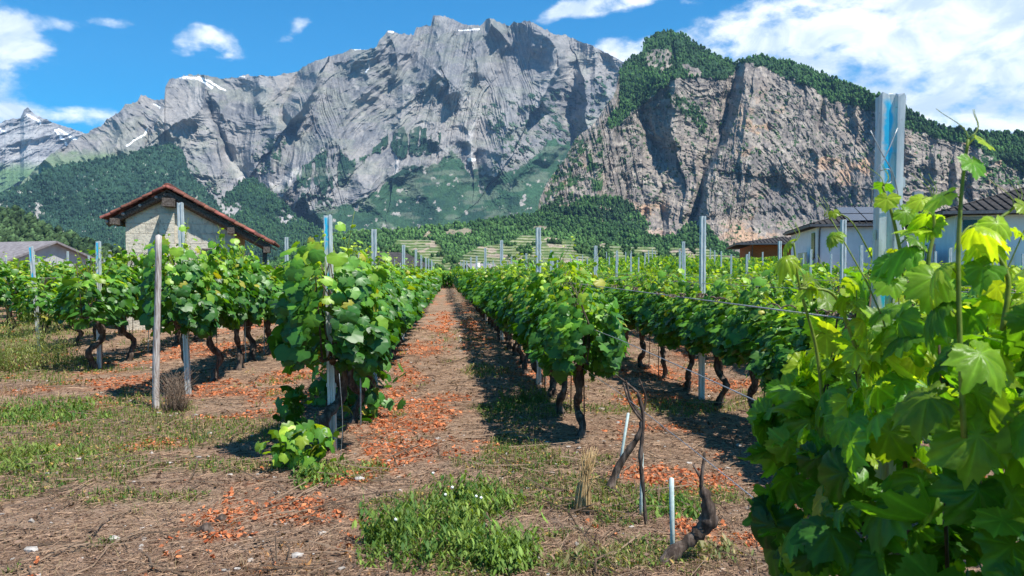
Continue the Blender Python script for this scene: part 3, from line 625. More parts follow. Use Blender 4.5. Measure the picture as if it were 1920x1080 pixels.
M['tile'] = simple('red_clay_tile', (.10, .040, .030), (.27, .095, .065), 5, .85, .006, lo=.3, hi=.7, usecol=True)
M['darkroof'] = simple('dark_roof_tile', (.030, .028, .028), (.065, .062, .062), 4, .95, .01, spec=.1)
M['roofgrey'] = simple('grey_roof', (.16, .14, .145), (.24, .22, .22), 3, .8, .01)
M['white'] = simple('white_render', (.78, .77, .75), (.86, .85, .83), 1.5, .9, .002)
M['greywall'] = simple('grey_render', (.34, .34, .34), (.42, .42, .42), 1.5, .9, .002)
M['orangewood'] = simple('orange_timber_cladding', (.28, .075, .02), (.46, .15, .045), 3, .7, .003, stretch=(1, 1, 14))
M['dark'] = simple('dark_glass', (.012, .014, .018), (.02, .022, .028), 3, .15, .0, spec=.6)
M['glass'] = simple('pale_balcony_glass', (.22, .30, .31), (.28, .36, .37), 3, .2, .0, spec=.6)
M['metal'] = simple('grey_gutter', (.10, .10, .11), (.16, .16, .17), 9, .5, .0, .3)
M['panel'] = simple('solar_cells', (.015, .02, .035), (.03, .035, .055), 5, .2, .0, spec=.6)

def quadslab(mb, a, b, c, d, th, col=(1, 1, 1), mi=0):
    P = np.array([a, b, c, d], float); n = np.cross(P[1] - P[0], P[3] - P[0]); n /= np.linalg.norm(n); n *= np.sign(n[2] or 1)
    Q = P - n * th; mb.add(np.r_[P, Q], [[0, 1, 2, 3], [7, 6, 5, 4]] + [[i, (i + 1) % 4, 4 + (i + 1) % 4, 4 + i] for i in range(4)], col, mi, False)
# --- the old hut
HX, HY = -6.88, 20.0
hut = empty('stone_hut', (HX, HY, 0), radians(10)); tag(hut, 'small old plastered stone hut with a red tiled gable roof', 'hut')
xl, xr_, yb = -.98, 1.56, 3.4                                # wall box, local
SLl, SLr = .56, .555; AZ = 3.52
def hz_(x): return AZ - .22 + (SLl * x if x < 0 else -SLr * x)
mb = MB(); pr = [(xl, 0, -.3), (xr_, 0, -.3), (xr_, 0, hz_(xr_)), (0, 0, hz_(0)), (xl, 0, hz_(xl))]
mb.prism(pr, (0, yb, 0)); mb.build('wall', M['plaster'], hut)
MB().box((-.02, -.06, 1.45), (.34, .12, 2.9)).build('pilaster', M['plaster'], hut)
# roof deck + tiles
def rz_(x): return AZ + (SLl * x if x < 0 else -SLr * x)
XL, XR, YF, YB = -1.46, 2.50, -.20, yb + .4
mb = MB()
quadslab(mb, (0, YF + .04, rz_(0) - .05), (0, YB, rz_(0) - .05), (XL + .05, YB, rz_(XL) - .04), (XL + .05, YF + .04, rz_(XL) - .04), .03)
quadslab(mb, (0, YF + .04, rz_(0) - .05), (XR - .05, YF + .04, rz_(XR) - .04), (XR - .05, YB, rz_(XR) - .04), (0, YB, rz_(0) - .05), .03)
roof = mb.build('roof', M['beam'], hut)
mb = MB(); rs = np.random.RandomState(3)
for side, X1, sl in ((-1, XL, SLl), (1, XR, SLr)):
    L = abs(X1) * math.sqrt(1 + sl * sl); nrow = int(L / .27) + 1; an = math.atan(sl)
    for r_ in range(nrow):
        s0 = L - r_ * .27 ; s1 = max(s0 - .40, -.02)
        for k in range(int((YB - YF) / .2)):
            y0 = YF + k * .2 + rs.uniform(-.01, .01); th = np.linspace(0, pi, 5); cc = rs.uniform(.7, 1.25) * np.array([1, rs.uniform(.85, 1.1), 1])
            pts = []
            for (s_, lift, rr) in ((s0, .028, .105), (s1, .0, .085)):
                for a_ in th:
                    hz2 = lift + .055 * sin(a_) + .012 + rs.uniform(-.003, .003)
                    x_ = side * (s_ * cos(an)) + side * hz2 * sin(an); z_ = AZ - s_ * sin(an) + hz2 * cos(an)
                    pts.append((x_, y0 + rr * cos(a_), z_))
            pts = np.array(pts); low = pts.copy(); low[:, 2] -= .018
            F = [[i, i + 1, i + 6, i + 5] for i in range(4)] + [[10 + i + 5, 10 + i + 6, 10 + i + 1, 10 + i] for i in range(4)] + [[i, 10 + i, 11 + i, i + 1] for i in range(4)]
            mb.add(np.r_[pts, low], F, cc, 0, False)
mb.build('roof_tiles', M['tile'], roof)
mb = MB()
for k in range(14): mb.tube([(0, YF + k * .3, AZ + .03), (0, YF + k * .3 + .34, AZ + .045)], [.085, .10], 8, col=(.5, .5, .5), sub=1)
mb.build('ridge_tiles', M['tile'], roof)
# timbers
for (x0, x1, yy, th, dp) in ((0, XL + .1, YF + .1, .055, .13), (0, XR - .1, YF + .1, .055, .15), (-.02, XL + .45, YF + .3, .05, .08)):
    dz = -.15 if dp > .1 else -.34
    a = (x0, yy, rz_(x0) + dz); b = (x1, yy, rz_(x1) + dz)
    MB().tube([a, ((a[0] + b[0]) / 2, yy, (a[2] + b[2]) / 2 + .0), b], [dp * .6, dp * .55], 4, sub=3, knob=.05, flat=1.2).build('rafter', M['beam'], hut)
MB().box((.06, -.12, AZ - .38), (.26, .75, .2), ry=.05).build('ridge_beam', M['beam'], hut)
for x_ in (-1.15, 1.5, 2.35): MB().box((x_, -.1, rz_(x_) - .22), (.15, .8, .15)).build('purlin', M['beam'], hut)
for i, x_ in enumerate((-.25, -.62, -1.0, -1.36)):
    MB().tube([(x_, YF + .0, rz_(x_) - .11), (x_ + .02, YF + .5, rz_(x_) - .11)], .04, 6, sub=1).build('lath', M['pinkwood'], hut)
wn = MB().box((.92, -.012, 1.62), (.22, .03, .7)).build('window', M['dark'], hut)
MB().box((.92, -.03, 2.0), (.30, .06, .05)).build('lintel', M['beam'], wn)
MB().box((xr_ + .012, 1.9, 1.0), (.03, .9, 2.0)).build('dark_doorway', M['dark'], hut)  # dark sheet painted in place of the shade inside the open doorway
MB().tube([(XR - .2, YF + .3, -.3), (XR - .22, YF + .3, rz_(XR) - .1)], .06, 6, sub=2).build('eave_post', M['beam'], hut)

# --- modern houses on the right
def house(name, P0, ang, w_, l_, he, pitch, label, ov=.7, wallm='white', lower=None, extras=None, floor=0.0):
    """P0 = near left corner; w_ to the right, l_ away along ang"""
    root = empty(name, (P0[0], P0[1], floor), -ang); tag(root, label, 'house', 'modern houses at the edge of the vineyard')
    MB().box((w_ / 2, l_ / 2, he / 2 - 1), (w_, l_, he + 2)).build('wall', M[wallm], root)
    rh = pitch * w_ / 2; a = (-ov, -ov, he - .05); b = (w_ + ov, -ov, he - .05); c_ = (w_ + ov, l_ + ov, he - .05); d = (-ov, l_ + ov, he - .05)
    e = (w_ / 2, w_ / 2, he + rh); f = (w_ / 2, l_ - w_ / 2, he + rh)
    V = np.array([a, b, c_, d, e, f]); V2 = V[:4] - [0, 0, .18]
    mb = MB().add(np.r_[V, V2], [[0, 1, 4], [1, 2, 5, 4], [2, 3, 5], [3, 0, 4, 5], [9, 8, 7, 6], [0, 6, 7, 1], [1, 7, 8, 2], [2, 8, 9, 3], [3, 9, 6, 0]], smooth=False)
    # tile courses as raised battens running up the slope
    for k in range(int((w_ + 2 * ov) / .35)):
        x_ = -ov + .17 + k * .35; q = min(x_ + ov, w_ + ov - x_) / (w_ / 2 + ov); zt = he - .05 + q * (rh + .05); yt_ = -ov + q * (w_ / 2 + ov)
        mb.tube([(x_, -ov, he - .03), (x_, yt_, zt + .02)], .05, 5, sub=1)
    for k in range(int((l_ + 2 * ov) / .35)):
        y_ = -ov + .17 + k * .35; q = min(1, (y_ + ov) / (w_ / 2 + ov), (l_ + ov - y_) / (w_ / 2 + ov)); x2 = -ov + q * (w_ / 2 + ov)
        mb.tube([(-ov, y_, he - .03), (x2, y_, he - .03 + q * (rh + .05))], .05, 5, sub=1)
    rf = mb.build('roof', M['darkroof'], root)
    g = MB().box((w_ / 2, -ov - .06, he - .14), (w_ + 2 * ov + .2, .12, .13)).box((-ov - .06, l_ / 2, he - .14), (.12, l_ + 2 * ov, .13)).build('gutter', M['metal'], rf)
    MB().tube([(w_ * .02 - .05, -ov, he - .2), (.1, -.1, he - .9), (.1, -.1, -1)], .05, 6, sub=3).build('downpipe', M['metal'], root)
    if extras: extras(root, rf)
    return root
def exA(root, rf):
    mb = MB()
    for i in range(4):
        for j in range(2):
            x_ = 2.1 + i * 1.06; y_ = .9 + j * 1.75; q = .30 
            mb.box((x_, y_ - .3, 4.15 - .12 + (y_ + .4) * .30 + .08), (1.0, 1.65, .05), rx=math.atan(.3))
    mb.build('solar_panel', M['panel'], rf)
    MB().box((6.2, 3.2, 5.7), (.5, .5, .9)).build('chimney', M['greywall'], rf)
    w2 = MB().box((-.02, 1.2, 2.9), (.06, 1.1, 1.5)).build('window', M['dark'], root)
    MB().box((-.5, 2.0, 2.0), (.05, 3.2, 1.0)).build('balcony_panel', M['glass'], root)
pa = at(1532, 470, 43)
house('modern_house', (pa[0], pa[1]), radians(17), 8.5, 10.5, 4.15, .30, 'white rendered house with a dark hipped roof and solar panels', extras=exA, ov=.4)
def exB(root, rf):
    for k in range(3): MB().box((-.03, 2 + k * 2.6, 1.4), (.05, 1.2, 1.4)).build('window', M['dark'], root)
pb = at(1408, 470, 74)
house('timber_house', (pb[0], pb[1]), radians(17), 7, 14, 4.1, .2, 'orange timber clad house with a long dark sloping roof', wallm='orangewood', extras=exB, ov=1.4)
def exC(root, rf):
    w3 = MB().box((.85, -.03, 2.6), (1.1, .06, 2.0)).build('window', M['dark'], root)
    MB().box((.85, -.06, 3.62), (1.3, .06, .08)).build('frame', M['greywall'], w3)
    bl = MB().box((-.9, 3.2, 1.95), (.05, 7.5, .95)).build('balcony_panel', M['glass'], root)
    for k in range(6): MB().box((-.9, -.6 + k * 1.5, 2.0), (.08, .06, 1.15)).build('post', M['metal'], bl)
    MB().box((.85, -.75, 1.95), (2.3, .05, .95)).build('balcony_panel', M['glass'], root)
    MB().box((.2, -.4, 1.35), (2.9, .75, .18)).build('balcony_floor', M['greywall'], root)
    MB().box((.2, 3.2, 1.35), (2.4, 9, .16)).build('balcony_floor', M['greywall'], root)
pc = at(1790, 470, 31)
house('modern_house', (pc[0], pc[1]), radians(22), 9.5, 16, 4.0, .32, 'large white house with balcony glass and a dark ribbed roof beside it', extras=exC, ov=.5, wallm='white')
# --- far buildings
def gable(name, c, ang, w_, l_, he, rh, wallm, roofm, label, cat='house', grp=None, base=0.0, win=True):
    r = empty(name, (c[0], c[1], base), ang); tag(r, label, cat, grp)
    MB().prism([(-w_ / 2, 0, -1), (w_ / 2, 0, -1), (w_ / 2, 0, he), (0, 0, he + rh - .06), (-w_ / 2, 0, he)], (0, l_, 0)).build('wall', M[wallm], r)
    o_ = .5; k = rh / (w_ / 2); mb = MB()
    quadslab(mb, (0, -o_, he + rh + .05), (0, l_ + o_, he + rh + .05), (-w_ / 2 - o_, l_ + o_, he - o_ * k + .05), (-w_ / 2 - o_, -o_, he - o_ * k + .05), .14)
    quadslab(mb, (0, -o_, he + rh + .05), (w_ / 2 + o_, -o_, he - o_ * k + .05), (w_ / 2 + o_, l_ + o_, he - o_ * k + .05), (0, l_ + o_, he + rh + .05), .14)
    rf = mb.build('roof', M[roofm], r)
    if win: MB().box((0, -.03, he * .62), (w_ * .16, .05, .9)).build('window', M['dark'], r)
    return r, rf
q = at(88, 470, 60); gable('grey_roofed_house', (q[0] + .4, q[1]), radians(62), 7.5, 22, 2.1, 1.45, 'greywall', 'roofgrey', 'long grey roofed house behind the vines at the far side')
q = at(690, 480, 62); r_, rf_ = gable('small_house', (q[0], q[1]), radians(-24), 4.2, 6, 1.9, 1.0, 'white', 'darkroof', 'small house with a brown gable roof between two posts')
q = at(880, 500, 125); r_, rf_ = gable('grey_barn', (q[0], q[1]), radians(-62), 5, 4.4, .7, 1.7, 'greywall', 'roofgrey', 'low barn with a plain grey roof where the path ends')
MB().box((1.9, .5, 1.9), (.5, .5, 1.3)).build('chimney', M['white'], rf_)
vil = [(842, 440), (850, 436), (858, 438), (866, 434), (872, 437), (880, 434), (886, 438), (800, 436), (806, 444), (794, 448), (1002, 430), (1018, 433), (905, 442), (770, 446)]
wd_ = 'first second third fourth fifth sixth seventh eighth ninth tenth eleventh twelfth thirteenth fourteenth'.split()
for i, (px, py) in enumerate(sorted(vil)):
    R = (1350 + 6 * (500 - py)) - 18; p = at(px, py + 3, R); mb = MB()
    r = empty('village_house', (p[0], p[1], p[2]), random.Random(i).uniform(-.8, .8))
    tag(r, 'tiny pale village house on the wooded slope, %s of fourteen along the hill' % wd_[i], 'house', 'village houses on the wooded foothill')
    MB().prism([(-4, 0, -3), (4, 0, -3), (4, 0, 4.5), (0, 0, 6.6), (-4, 0, 4.5)], (0, 9, 0)).build('wall', M['white'], r)
    mb = MB(); quadslab(mb, (0, -.5, 7), (0, 9.5, 7), (-4.7, 9.5, 4.6), (-4.7, -.5, 4.6), .3); quadslab(mb, (0, -.5, 7), (4.7, -.5, 4.6), (4.7, 9.5, 4.6), (0, 9.5, 7), .3)
    mb.build('roof', M['tile'], r)

# ------------------------------------------------------------------ vine leaves
def leaf_tpl(res, rings, serr=0.0, seed=0, fold=.12, cup=.22, deep=1.0):
    rs = np.random.RandomState(seed); th = np.linspace(-pi, pi, res, endpoint=False) + pi / res
    key = np.radians([0, 18, 34, 50, 66, 82, 100, 118, 138, 158, 172, 180]); dp = deep * .35 + deep * .65 * ((seed * .37 + .2) % 1); kr = np.array([1.0, .90, .82, .95, .88, .78, .86, .74, .68, .58, .30, .10]) * (1 - dp) + np.array([1.0, .84, .62, .90, .80, .56, .80, .64, .62, .56, .26, .08]) * dp
    r = np.interp(np.abs(th), key, kr) * (1 + .05 * rs.randn(res) * (res > 18))
    if serr: r = r * (1 + serr * (np.arange(res) % 2 - .5) * 2 * (np.abs(th) < 2.9))
    V = [(0, 0, 0)]; C = [1.18]
    for k in range(1, rings + 1):
        f = (k / rings) ** .9
        for a, rr in zip(th, r):
            rad = rr * f; x = rad * sin(a); y = rad * cos(a)
            vein = min(abs(abs(a) - b) for b in (0, radians(50), radians(104)))
            z = -cup * rad * rad * (1.1 + .4 * cos(a * 1.0)) - fold * rad * math.exp(-(vein / .16) ** 2) + .05 * rad * sin(3 * a + seed) + .03 * rs.randn() * (rings > 1) * f
            V.append((x, y, z)); C.append(1 + .55 * math.exp(-(vein / .07) ** 2) if rings > 1 else .92)
    F = []
    for i in range(res):
        j = (i + 1) % res
        if i != res - 1: pass
        F.append((0, 1 + i, 1 + j))
    Q = [(1 + (k - 1) * res + i, 1 + k * res + i, 1 + k * res + (i + 1) % res, 1 + (k - 1) * res + (i + 1) % res) for k in range(1, rings) for i in range(res)]
    T = F + [(a, b, c) for a, b, c, d in Q] + [(a, c, d) for a, b, c, d in Q]
    V = np.array(V); V[:, 1] += .02
    return V, np.array(T), np.array(C)
HD = [leaf_tpl(60, 5, .04, s, .13, .15 + .12 * s, .45) for s in range(5)]
MD = [leaf_tpl(22, 1, .03, s, .10, .22 + .10 * s) for s in range(4)]
LD = [leaf_tpl(11, 1, 0, s, .06, .3) for s in range(2)]
def place(mb, tpls, pos, nrm, tip, size, col, rs, mi=0, smooth=True):
    n = nrm / np.linalg.norm(nrm, axis=1)[:, None]
    t_ = tip - n * (n * tip).sum(1)[:, None]; t_ /= np.linalg.norm(t_, axis=1)[:, None] + 1e-9; b = np.cross(t_, n)
    which = rs.randint(0, len(tpls), len(pos))
    for k, (V, F, C) in enumerate(tpls):
        s = which == k; m_ = s.sum()
        if not m_: continue
        sx = size[s, None] * rs.uniform(.9, 1.12, (m_, 1))
        Vx = V[None, :, 0, None] * sx[:, None]; Vy = V[None, :, 1, None] * size[s, None, None]; Vz = V[None, :, 2, None] * size[s, None, None] * rs.uniform(.3, 1.7, (m_, 1, 1))
        W_ = pos[s, None] + Vx * b[s, None] + Vy * t_[s, None] + Vz * n[s, None]
        cc = np.clip(col[s, None, :] * C[None, :, None], 0, 1)
        FF = (F[None] + (np.arange(m_) * len(V))[:, None, None]).reshape(-1, 3)
        mb.add(W_.reshape(-1, 3), FF, cc.reshape(-1, 3), mi, smooth)
DK, MDc, YG = np.array([.040, .145, .022]), np.array([.12, .30, .030]), np.array([.40, .55, .045])
def leafcol(k, rs):
    """k 0..1 = old dark leaf .. young yellow-green leaf"""
    k = np.clip(k + rs.randn(len(k)) * .20, 0, 1)[:, None]
    c = np.where(k < .5, DK + (MDc - DK) * k * 2, MDc + (YG - MDc) * (k * 2 - 1))
    c = c * rs.uniform(.62, 1.3, (len(k), 1)); odd = rs.rand(len(k)) < .015; c[odd] = (.42, .40, .06); return c
def canopy(mb, rs, n, L, tpls, size, z0=.55, z1=1.5, hw=.27, shoots=5, endf=0.0, dens_top=1, mi=0, smi=None, shoot_h=.35, low=.0, young=0.0, jit=.0):
    y = rs.uniform(-L / 2 - .06, L / 2 + .06, n); k = rs.rand(n); 
    hs = 1 + .10 * np.sin(y * 5 + rs.rand() * 6) + .06 * rs.randn(n)
    z = z0 + (z1 * hs - z0) * k ** .92
    z = z + .16 * (np.abs(y) / (L / 2)) ** 2 * (1 - k); prof = np.sqrt(np.clip(1 - (2 * k - .85) ** 2 * .75, .1, 1)) * (1.05 - .38 * (np.abs(y) / (L / 2)) ** 1.5); bump = .75 + .5 * vn(y * 3.1 + rs.rand() * 50, z * 3.3, 3)
    s = np.where(rs.rand(n) < .5, -1, 1); x = s * hw * prof * bump * rs.rand(n) ** .38
    nr = np.stack([s * rs.uniform(.1, 1.1, n), rs.randn(n) * .5 - .12, rs.uniform(.0, 1.1, n) + .35 * k], -1)
    nr = nr + rs.randn(n, 3) * jit
    if endf: e = y < -L / 2 + .28; nr[e, 1] -= endf * rs.uniform(.5, 1.4, e.sum())
    tp = np.stack([s * rs.uniform(.1, .9, n), rs.randn(n) * .55, -rs.uniform(.3, 1.1, n)], -1)
    sz = size * rs.uniform(.5, 1.2, n) * (1.05 - .28 * k)
    place(mb, tpls, np.stack([x, y, z], -1), nr, tp, sz, leafcol(.05 + .62 * k ** 2.0 + young, rs), rs, mi)
    for i in range(shoots):
        y0 = rs.uniform(-L / 2, L / 2); x0 = rs.uniform(-.14, .14); h = rs.uniform(.35, 1) * shoot_h; lean = rs.randn(2) * .10
        zz = z1 - .12; P = np.array([(x0, y0, zz - .2), (x0 + lean[0] * .5, y0 + lean[1] * .5, zz + h * .5), (x0 + lean[0] * 1.3, y0 + lean[1] * 1.3, zz + h + .1)])
        if smi is not None: mb.tube(P, [.004, .0015], 3, col=(1, 1, 1), mi=smi, sub=3)
        m_ = 9; f = np.sort(rs.rand(m_)) ; p = P[0] + (P[-1] - P[0]) * f[:, None] + rs.randn(m_, 3) * .02
        a = rs.rand(m_) * 6.28; nr = np.stack([np.cos(a) * .6, np.sin(a) * .6, np.full(m_, .8)], -1); tp = np.stack([np.cos(a), np.sin(a), rs.uniform(-.7, .3, m_)], -1)
        place(mb, tpls, p, nr, tp, size * (.72 - .5 * f) , leafcol(.5 + .5 * f, rs), rs, mi)
def trunk(mb, rs, style=0, hgt=.68, mi=0):
    s = rs.choice([-1, 1]); j = lambda a: rs.uniform(-a, a)
    P = [(0, 0, -.06), (j(.05), s * .05 + j(.04), .12), (j(.07), s * .12 + j(.05), .27), (j(.06), s * .03 + j(.06), .43), (j(.03), j(.05), hgt)]
    mb.tube(P, [.042, .033, .03, .034, .04], 8, mi=mi, knob=.5, seed=rs.randint(9999), sub=5)
    for d in (-1, 1): mb.tube([(0, 0, hgt - .02), (j(.03), d * .16, hgt + .05 + j(.03)), (j(.03), d * .34, hgt + .06 + j(.04)), (j(.04), d * .50, hgt + .08)], [.026, .016, .011, .007], 6, mi=mi, knob=.4, seed=rs.randint(9999), sub=3)
    for k in range(7): y0 = rs.uniform(-.48, .48); mb.tube([(j(.02), y0, hgt + .05), (j(.1), y0 + j(.05), hgt + .4), (j(.16), y0 + j(.1), 1.45)], [.006, .004, .003], 4, mi=mi, sub=2)
VL = 1.1
def fmesh(seed, n, tpls, size, **k):
    rs = np.random.RandomState(seed); mb = MB(); canopy(mb, rs, n, VL, tpls, size, smi=1, **k); return mb.mesh('vine_foliage', [M['leaf'], M['shoot']])
def tmesh(seed):
    rs = np.random.RandomState(seed); mb = MB(); trunk(mb, rs); return mb.mesh('vine_trunk', M['bark'])
NEARF = [fmesh(20 + i, 800, MD, .074, z0=.60 + .04 * (i % 3), z1=1.33 + .05 * (i % 2), hw=.32, shoots=6 + i % 4, endf=1.0 if i < 2 else 0, shoot_h=.42) for i in range(7)]
MIDF = [fmesh(40 + i, 480, LD, .080, z0=.60, z1=1.28 + .04 * (i % 3), hw=.32, shoots=5 + i % 3, shoot_h=.34) for i in range(6)]
TR = [tmesh(60 + i) for i in range(7)]
def vine_far(seed):
    rs = np.random.RandomState(seed); mb = MB(); canopy(mb, rs, 230, VL, LD, .104, z0=.56, z1=1.26, hw=.33, shoots=4, smi=None, shoot_h=.28); mb.tube([(0, 0, -.05), (.03, .06, .3), (0, 0, .62)], [.035, .03], 4, mi=1, sub=1); return mb.mesh('grapevine', [M['leaf'], M['bark']])
FARV = [vine_far(80 + i) for i in range(5)]

# ------------------------------------------------------------------ rows
ORD = {1: 'first', 2: 'second', 3: 'third', 4: 'fourth', 5: 'fifth', 6: 'sixth', 7: 'seventh', 8: 'eighth', 9: 'ninth', 10: 'tenth', 11: 'eleventh', 12: 'twelfth', 13: 'thirteenth', 14: 'fourteenth', 15: 'fifteenth', 16: 'sixteenth', 17: 'seventeenth', 18: 'eighteenth', 19: 'nineteenth', 20: 'twentieth'}
def orr(n): return ORD.get(n) or ('%d%s' % (n, {1: 'st', 2: 'nd', 3: 'rd'}.get(n % 10, 'th')))
ROWS = [  # x, y of first vine, y end, phrase
    (-.90, 6.42, 78, 'path row on the hut side', [(6.38, -.02, 'p')]),
    (-3.10, 9.55, 72, 'row behind the wooden stake', [(9.5, .03, 's')]),
    (-5.2, 12.1, 18.4, 'short row before the hut', [(12.1, 0, 'p')]),
    (-7.25, 14.7, 18.6, 'short row beside the hut', [(14.6, -.05, 'p')]),
    (-9.35, 16.5, 44, 'first row beyond the hut', []),
    (-11.4, 19, 46, 'second row beyond the hut', []),
    (-13.5, 22, 48, 'third row beyond the hut', []),
    (-15.6, 25, 50, 'fourth row beyond the hut', []),
    (-17.7, 28, 52, 'fifth row beyond the hut', []),
    (1.2, 6.75, 80, 'path row away from the hut', []),
    (2.98, 4.0, 80, 'second row past the path', []),
    (4.98, 4.2, 80, 'third row past the path', []),
    (6.98, 4.6, 80, 'fourth row past the path', []),
] + [(8.98 + 2.0 * i, 7 + 2.2 * i, (80 if i < 5 else 34 - 0 * i) if i < 9 else 30, '%s row past the path' % orr(5 + i), []) for i in range(9)]
rs = np.random.RandomState(5)
cand = []; posts = []
for ri, (x, y0, y1, ph, ends) in enumerate(ROWS):
    k = 0; y = y0
    while y < y1:
        k += 1; ang = abs(math.degrees(math.atan2(x, y)) - 4.93)
        if ang < 37: cand.append((math.hypot(x, y), ri, k, x + rs.uniform(-.03, .03), y, ph))
        y += 1.08
    for (yy, dx, kd) in ends: posts.append((x + dx, yy, kd, ri))
    py = {0: 10.0, 1: 15.5, 2: 99, 3: 99, 9: 9.85, 10: 8.75, 11: 9.3, 12: 9.1}.get(ri, 9.5 + 6.5 * math.ceil(max(0, y0 - 9) / 6.5))
    while py < min(y1, 66): posts.append((x, py, 'm', ri)); py += 6.5
cand.sort(); indiv = cand[:298]; rest = cand[298:]
hidden = 0
counts = {}
for (d, ri, k, x, y, ph) in indiv:
    z = float(gz(x, y)); flip = rs.rand() < .5; lab = 'leafy grapevine, %s from the near end of the %s' % (orr(k), ph)
    sc = rs.uniform(.90, 1.10) * ((1.0 if ri in (1, 2, 3) and y > 13.5 else 1.17 if d < 30 else 1.08) if 1 <= ri <= 8 else .90 if ri > 9 else .93 if (ri == 9 and d < 9) else 1.06 if d < 11 else .98); first_in_row = k == 1 and y > 6
    if d < 24:
        e = empty('grapevine', (x, y, z), 0 if (first_in_row or not flip) else pi)
        near = d < 12.5; fm = (NEARF[rs.randint(0, 2)] if first_in_row else NEARF[rs.randint(2, 7)]) if near else MIDF[rs.randint(6)]
        link('foliage', fm, e); link('trunk', TR[rs.randint(7)], e); e.scale = (rs.uniform(.95, 1.25) * (1.2 if first_in_row else 1.4 if d > 12 else 1.12), 1, sc)
    else:
        e = link('grapevine', FARV[rs.randint(5)]); e.location = (x, y, z); e.rotation_euler = (0, 0, pi if flip else 0); e.scale = (rs.uniform(1.5, 1.9), 1, sc)
    tag(e, lab, 'grapevine', 'grapevines in the %s' % ph)
# the far vineyard, one mass of leaves
mb = MB(); y_all = np.array([[c[3], c[4]] for c in rest]); 
tpl = [leaf_tpl(5, 1, 0, 1, 0, .3)]
for (d, ri, k, x, y, ph) in rest:
    n = int(np.clip(9000 / d, 70, 190)); y_ = y + rs.uniform(-.6, .6, n); kk = rs.rand(n); s = np.where(rs.rand(n) < .5, -1, 1)
    zz = .5 + (.84 + .12 * vn(y_ * 1.3, y_ * 0 + x, 4) + rs.rand(n) ** 6 * .3) * kk ** .8; xx = x + s * .6 * rs.rand(n) ** .4
    nr = np.stack([s * rs.uniform(.3, 1, n), rs.randn(n) * .4, rs.uniform(.2, 1.1, n)], -1); tp = np.stack([s * .5, rs.randn(n) * .5, -rs.uniform(.3, 1, n)], -1)
    place(mb, tpl, np.stack([xx, y_, zz + gz(xx, y_)], -1), nr, tp, rs.uniform(.10, .15, n), leafcol(.1 + .6 * kk ** 2, rs), rs)
    mb.tube([(x, y, 0 + float(gz(x, y))), (x + .03, y, .62 + float(gz(x, y)))], .035, 3, col=(.05, .04, .03), sub=1)
for x in (-.35, .15, .65):       # the parcel that closes the far end of the path
    for y in np.arange(61, 80, 1.2):
        n = 90; y_ = y + rs.uniform(-.65, .65, n); kk = rs.rand(n); s = np.where(rs.rand(n) < .5, -1, 1); xx = x + s * .4 * rs.rand(n) ** .4
        zz = .2 + 1.15 * kk ** .7; nr = np.stack([s * rs.uniform(.3, 1, n), rs.randn(n) * .4 - .3, rs.uniform(.2, 1.1, n)], -1); tp = np.stack([s * .5, rs.randn(n) * .5, -rs.uniform(.3, 1, n)], -1)
        place(mb, tpl, np.stack([xx, y_, zz + gz(xx, y_)], -1), nr, tp, rs.uniform(.12, .18, n), leafcol(.1 + .6 * kk ** 2, rs), rs)
# more rows beyond, all the way to the field's end on the right
for i in range(9, 26):
    x = 8.98 + 2.0 * i
    for y in np.arange(34, 82, 1.2):
        if x / y > .80: continue
        n = 55; y_ = y + rs.uniform(-.65, .65, n); kk = rs.rand(n); s = np.where(rs.rand(n) < .5, -1, 1); xx = x + s * .27 * rs.rand(n) ** .4
        zz = .55 + 1.0 * kk ** .7; nr = np.stack([s * rs.uniform(.3, 1, n), rs.randn(n) * .4, rs.uniform(.2, 1.1, n)], -1); tp = np.stack([s * .5, rs.randn(n) * .5, -rs.uniform(.3, 1, n)], -1)
        place(mb, tpl, np.stack([xx, y_, zz + gz(xx, y_)], -1), nr, tp, rs.uniform(.13, .2, n), leafcol(.15 + .6 * kk ** 2, rs), rs)
o = mb.build('distant_vines', M['leaf']); tag(o, 'mass of far green vine rows running to the end of the field', 'vines', None, 'stuff')

# ------------------------------------------------------------------ posts
def post_mesh(h, paint=False, w_=.062, dep=.042, lip=.018, th=.0028):
    """folded steel vineyard post: shallow channel with turned-out lips and hook notches"""
    a = w_ / 2; path = [(-a - lip * .2, dep), (-a, dep * .95), (-a * .92, 0), (-a * .35, 0), (-a * .22, dep * .28), (a * .22, dep * .28), (a * .35, 0), (a * .92, 0), (a, dep * .95), (a + lip * .2, dep)]
    P = np.array(path); d = np.gradient(P, axis=0); nn = np.stack([-d[:, 1], d[:, 0]], -1); nn /= np.linalg.norm(nn, axis=1)[:, None]
    Q = P + nn * th; ring = np.r_[P, Q[::-1]]; n = len(ring)
    zs = np.unique(np.r_[-.3, 0, np.arange(.1, h, .1), h]); V = []; r = np.random.RandomState(int(h * 100))
    for i, z in enumerate(zs):
        rr = ring.copy(); 
        if z > h - .01: rr = rr + r.randn(n, 2) * .0012
        V.append(np.c_[rr, np.full(n, z) + (r.randn(n) * .004 if z > h - .01 else 0)])
    V = np.concatenate(V); q = np.arange(n); F = np.concatenate([np.c_[i * n + q, i * n + (q + 1) % n, (i + 1) * n + (q + 1) % n, (i + 1) * n + q] for i in range(len(zs) - 1)])
    mb = MB().add(V, F, smooth=False)
    L = (len(zs) - 1) * n; mb.add(V, np.array([[L + i, L + i + 1, L + n - 2 - i, L + n - 1 - i] for i in range(len(path) - 1)]), smooth=False)
    for z in np.arange(.55, h - .1, .15):      # hooks for the wires
        for s in (-1, 1): mb.box((s * (a + .004), dep * .55, z), (.008, .012, .028))
    return mb.mesh('vineyard_post', steel('galvanised_steel_blue_spray', True, h) if paint else M['steel'])
PM = {'m': post_mesh(2.1), 'p': post_mesh(1.93, True), 's': post_mesh(2.3), 'f': post_mesh(2.0, True, .066, .045)}
